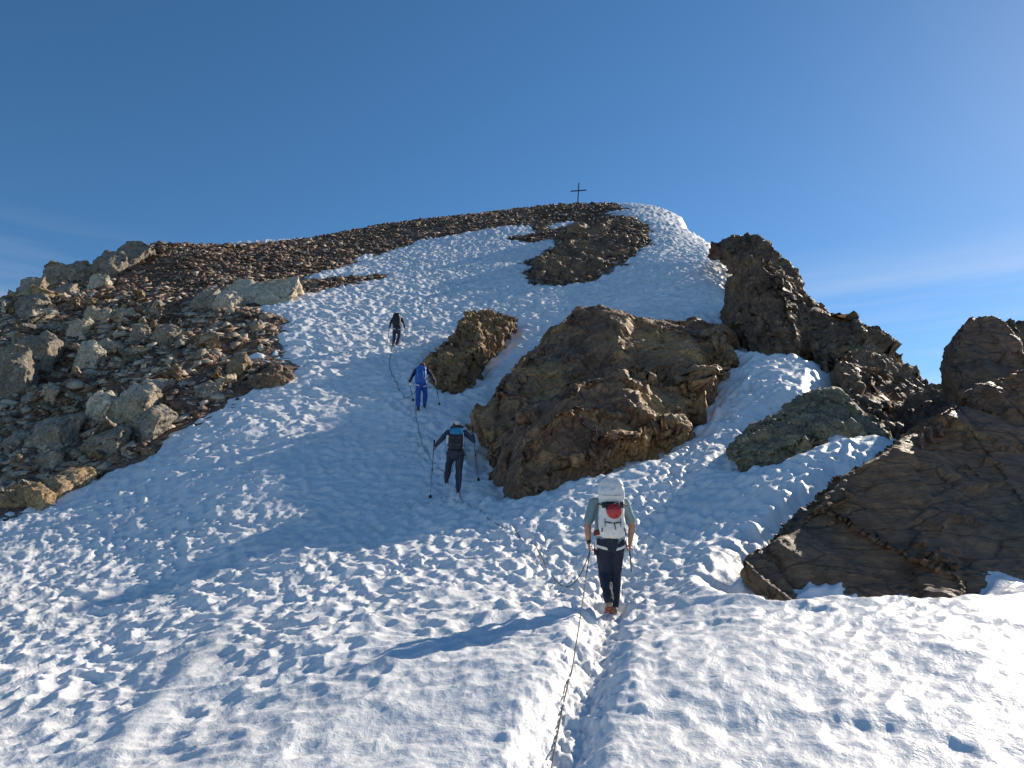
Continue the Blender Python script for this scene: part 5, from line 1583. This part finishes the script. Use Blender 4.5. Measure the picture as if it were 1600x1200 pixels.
pole(tuple(ht + Vector((0.0, 0, 0.10))), tuple(on_snow(605, 531, p4[1] + 0.3)), 'thin trekking pole beside the highest climber', BLACK, STEEL)

# ------------------------------------------------------------------ the rope joining them
M_ROPE = simple_mat('grey brown rope', (0.10, 0.085, 0.075), 0.85, 0, 0.3, 60)


def snow_path(pix, lift=0.012, step=0.15):
    pts = trace(pix)
    out = []
    for i in range(len(pts) - 1):
        a, b = pts[i], pts[i + 1]
        n_ = max(1, int(np.hypot(*(b - a)[:2]) / step))
        for k in range(n_):
            t = k / n_; x = a[0] + (b[0] - a[0]) * t; y = a[1] + (b[1] - a[1]) * t
            out.append((x, y))
    out.append(tuple(pts[-1][:2]))
    xy = np.array(out)
    # soften corners
    for _ in range(3): xy[1:-1] = 0.25 * xy[:-2] + 0.5 * xy[1:-1] + 0.25 * xy[2:]
    z = snow_height(xy[:, 0], xy[:, 1], snow_mask(xy[:, 0], xy[:, 1]))
    zs = z.copy()
    for _ in range(2): zs[1:-1] = np.maximum(z[1:-1], 0.25 * zs[:-2] + 0.5 * zs[1:-1] + 0.25 * zs[2:])
    return [(x, y, zz + lift) for (x, y), zz in zip(xy, zs)]


def sag(a, b, drop, n=14):
    a = Vector(a); b = Vector(b)
    return [tuple(a.lerp(b, t) - Vector((0, 0, drop * 4 * t * (1 - t)))) for t in np.linspace(0, 1, n)]


hand1 = W(p1, J1['wr_l']) + Vector((0.02, 0.02, -0.07))
sA = snow_path([(852, 1290), (857, 1200), (862, 1165), (868, 1135), (880, 1085), (893, 1045)])
rp1 = sA + sag(sA[-1], hand1, 0.03)[1:]
sB = snow_path([(880, 918), (868, 915), (857, 893), (845, 870), (832, 850), (815, 838), (790, 828), (765, 815), (740, 798), (718, 783)])
rp2 = sag(hand1 + Vector((0.01, 0.01, 0.0)), sB[0], 0.16)[:-1] + sB
w2 = W(p2, (0.0, 0.17, 0.95))
sC = snow_path([(700, 745), (690, 735), (672, 716), (660, 697), (653, 670), (650, 652)])
w3 = W(p3, (0, 0.17, 0.95))
sD = snow_path([(634, 628), (624, 612), (613, 590), (608, 568), (612, 548)])
w4 = W(p4, (0, 0.17, 0.95))
rp2 = rp2 + sag(rp2[-1], W(p2, (0.10, -0.12, 0.9)), 0.05, 8)[1:-1] + sag(W(p2, (0.10, -0.12, 0.9)), w2, 0.0, 4) + sag(w2, sC[0], 0.10, 8)[1:-1] + sC
rp3 = sag(sC[-1], W(p3, (-0.19, 0.0, 0.93)), 0.05, 8)[:-1] + [tuple(w3)] + sag(w3, sD[0], 0.08, 8)[1:-1] + sD + sag(sD[-1], W(p4, (-0.17, 0.0, 0.93)), 0.03, 8)[1:]


def rope_bm(pts, rad):
    clean = [pts[0]]
    for p_ in pts[1:]:
        if (Vector(p_) - Vector(clean[-1])).length > 0.01: clean.append(p_)
    return tube_bm(clean, [rad] * len(clean), 6, (0, 0, 1), False)


rope = plain('climbing_rope', [rope_bm(rp1, 0.0065), rope_bm(rp2, 0.0075), rope_bm(rp3, 0.011)], M_ROPE, None)
tag(rope, 'thin grey rope trailing over the snow and linking the climbers one to the next', 'rope')
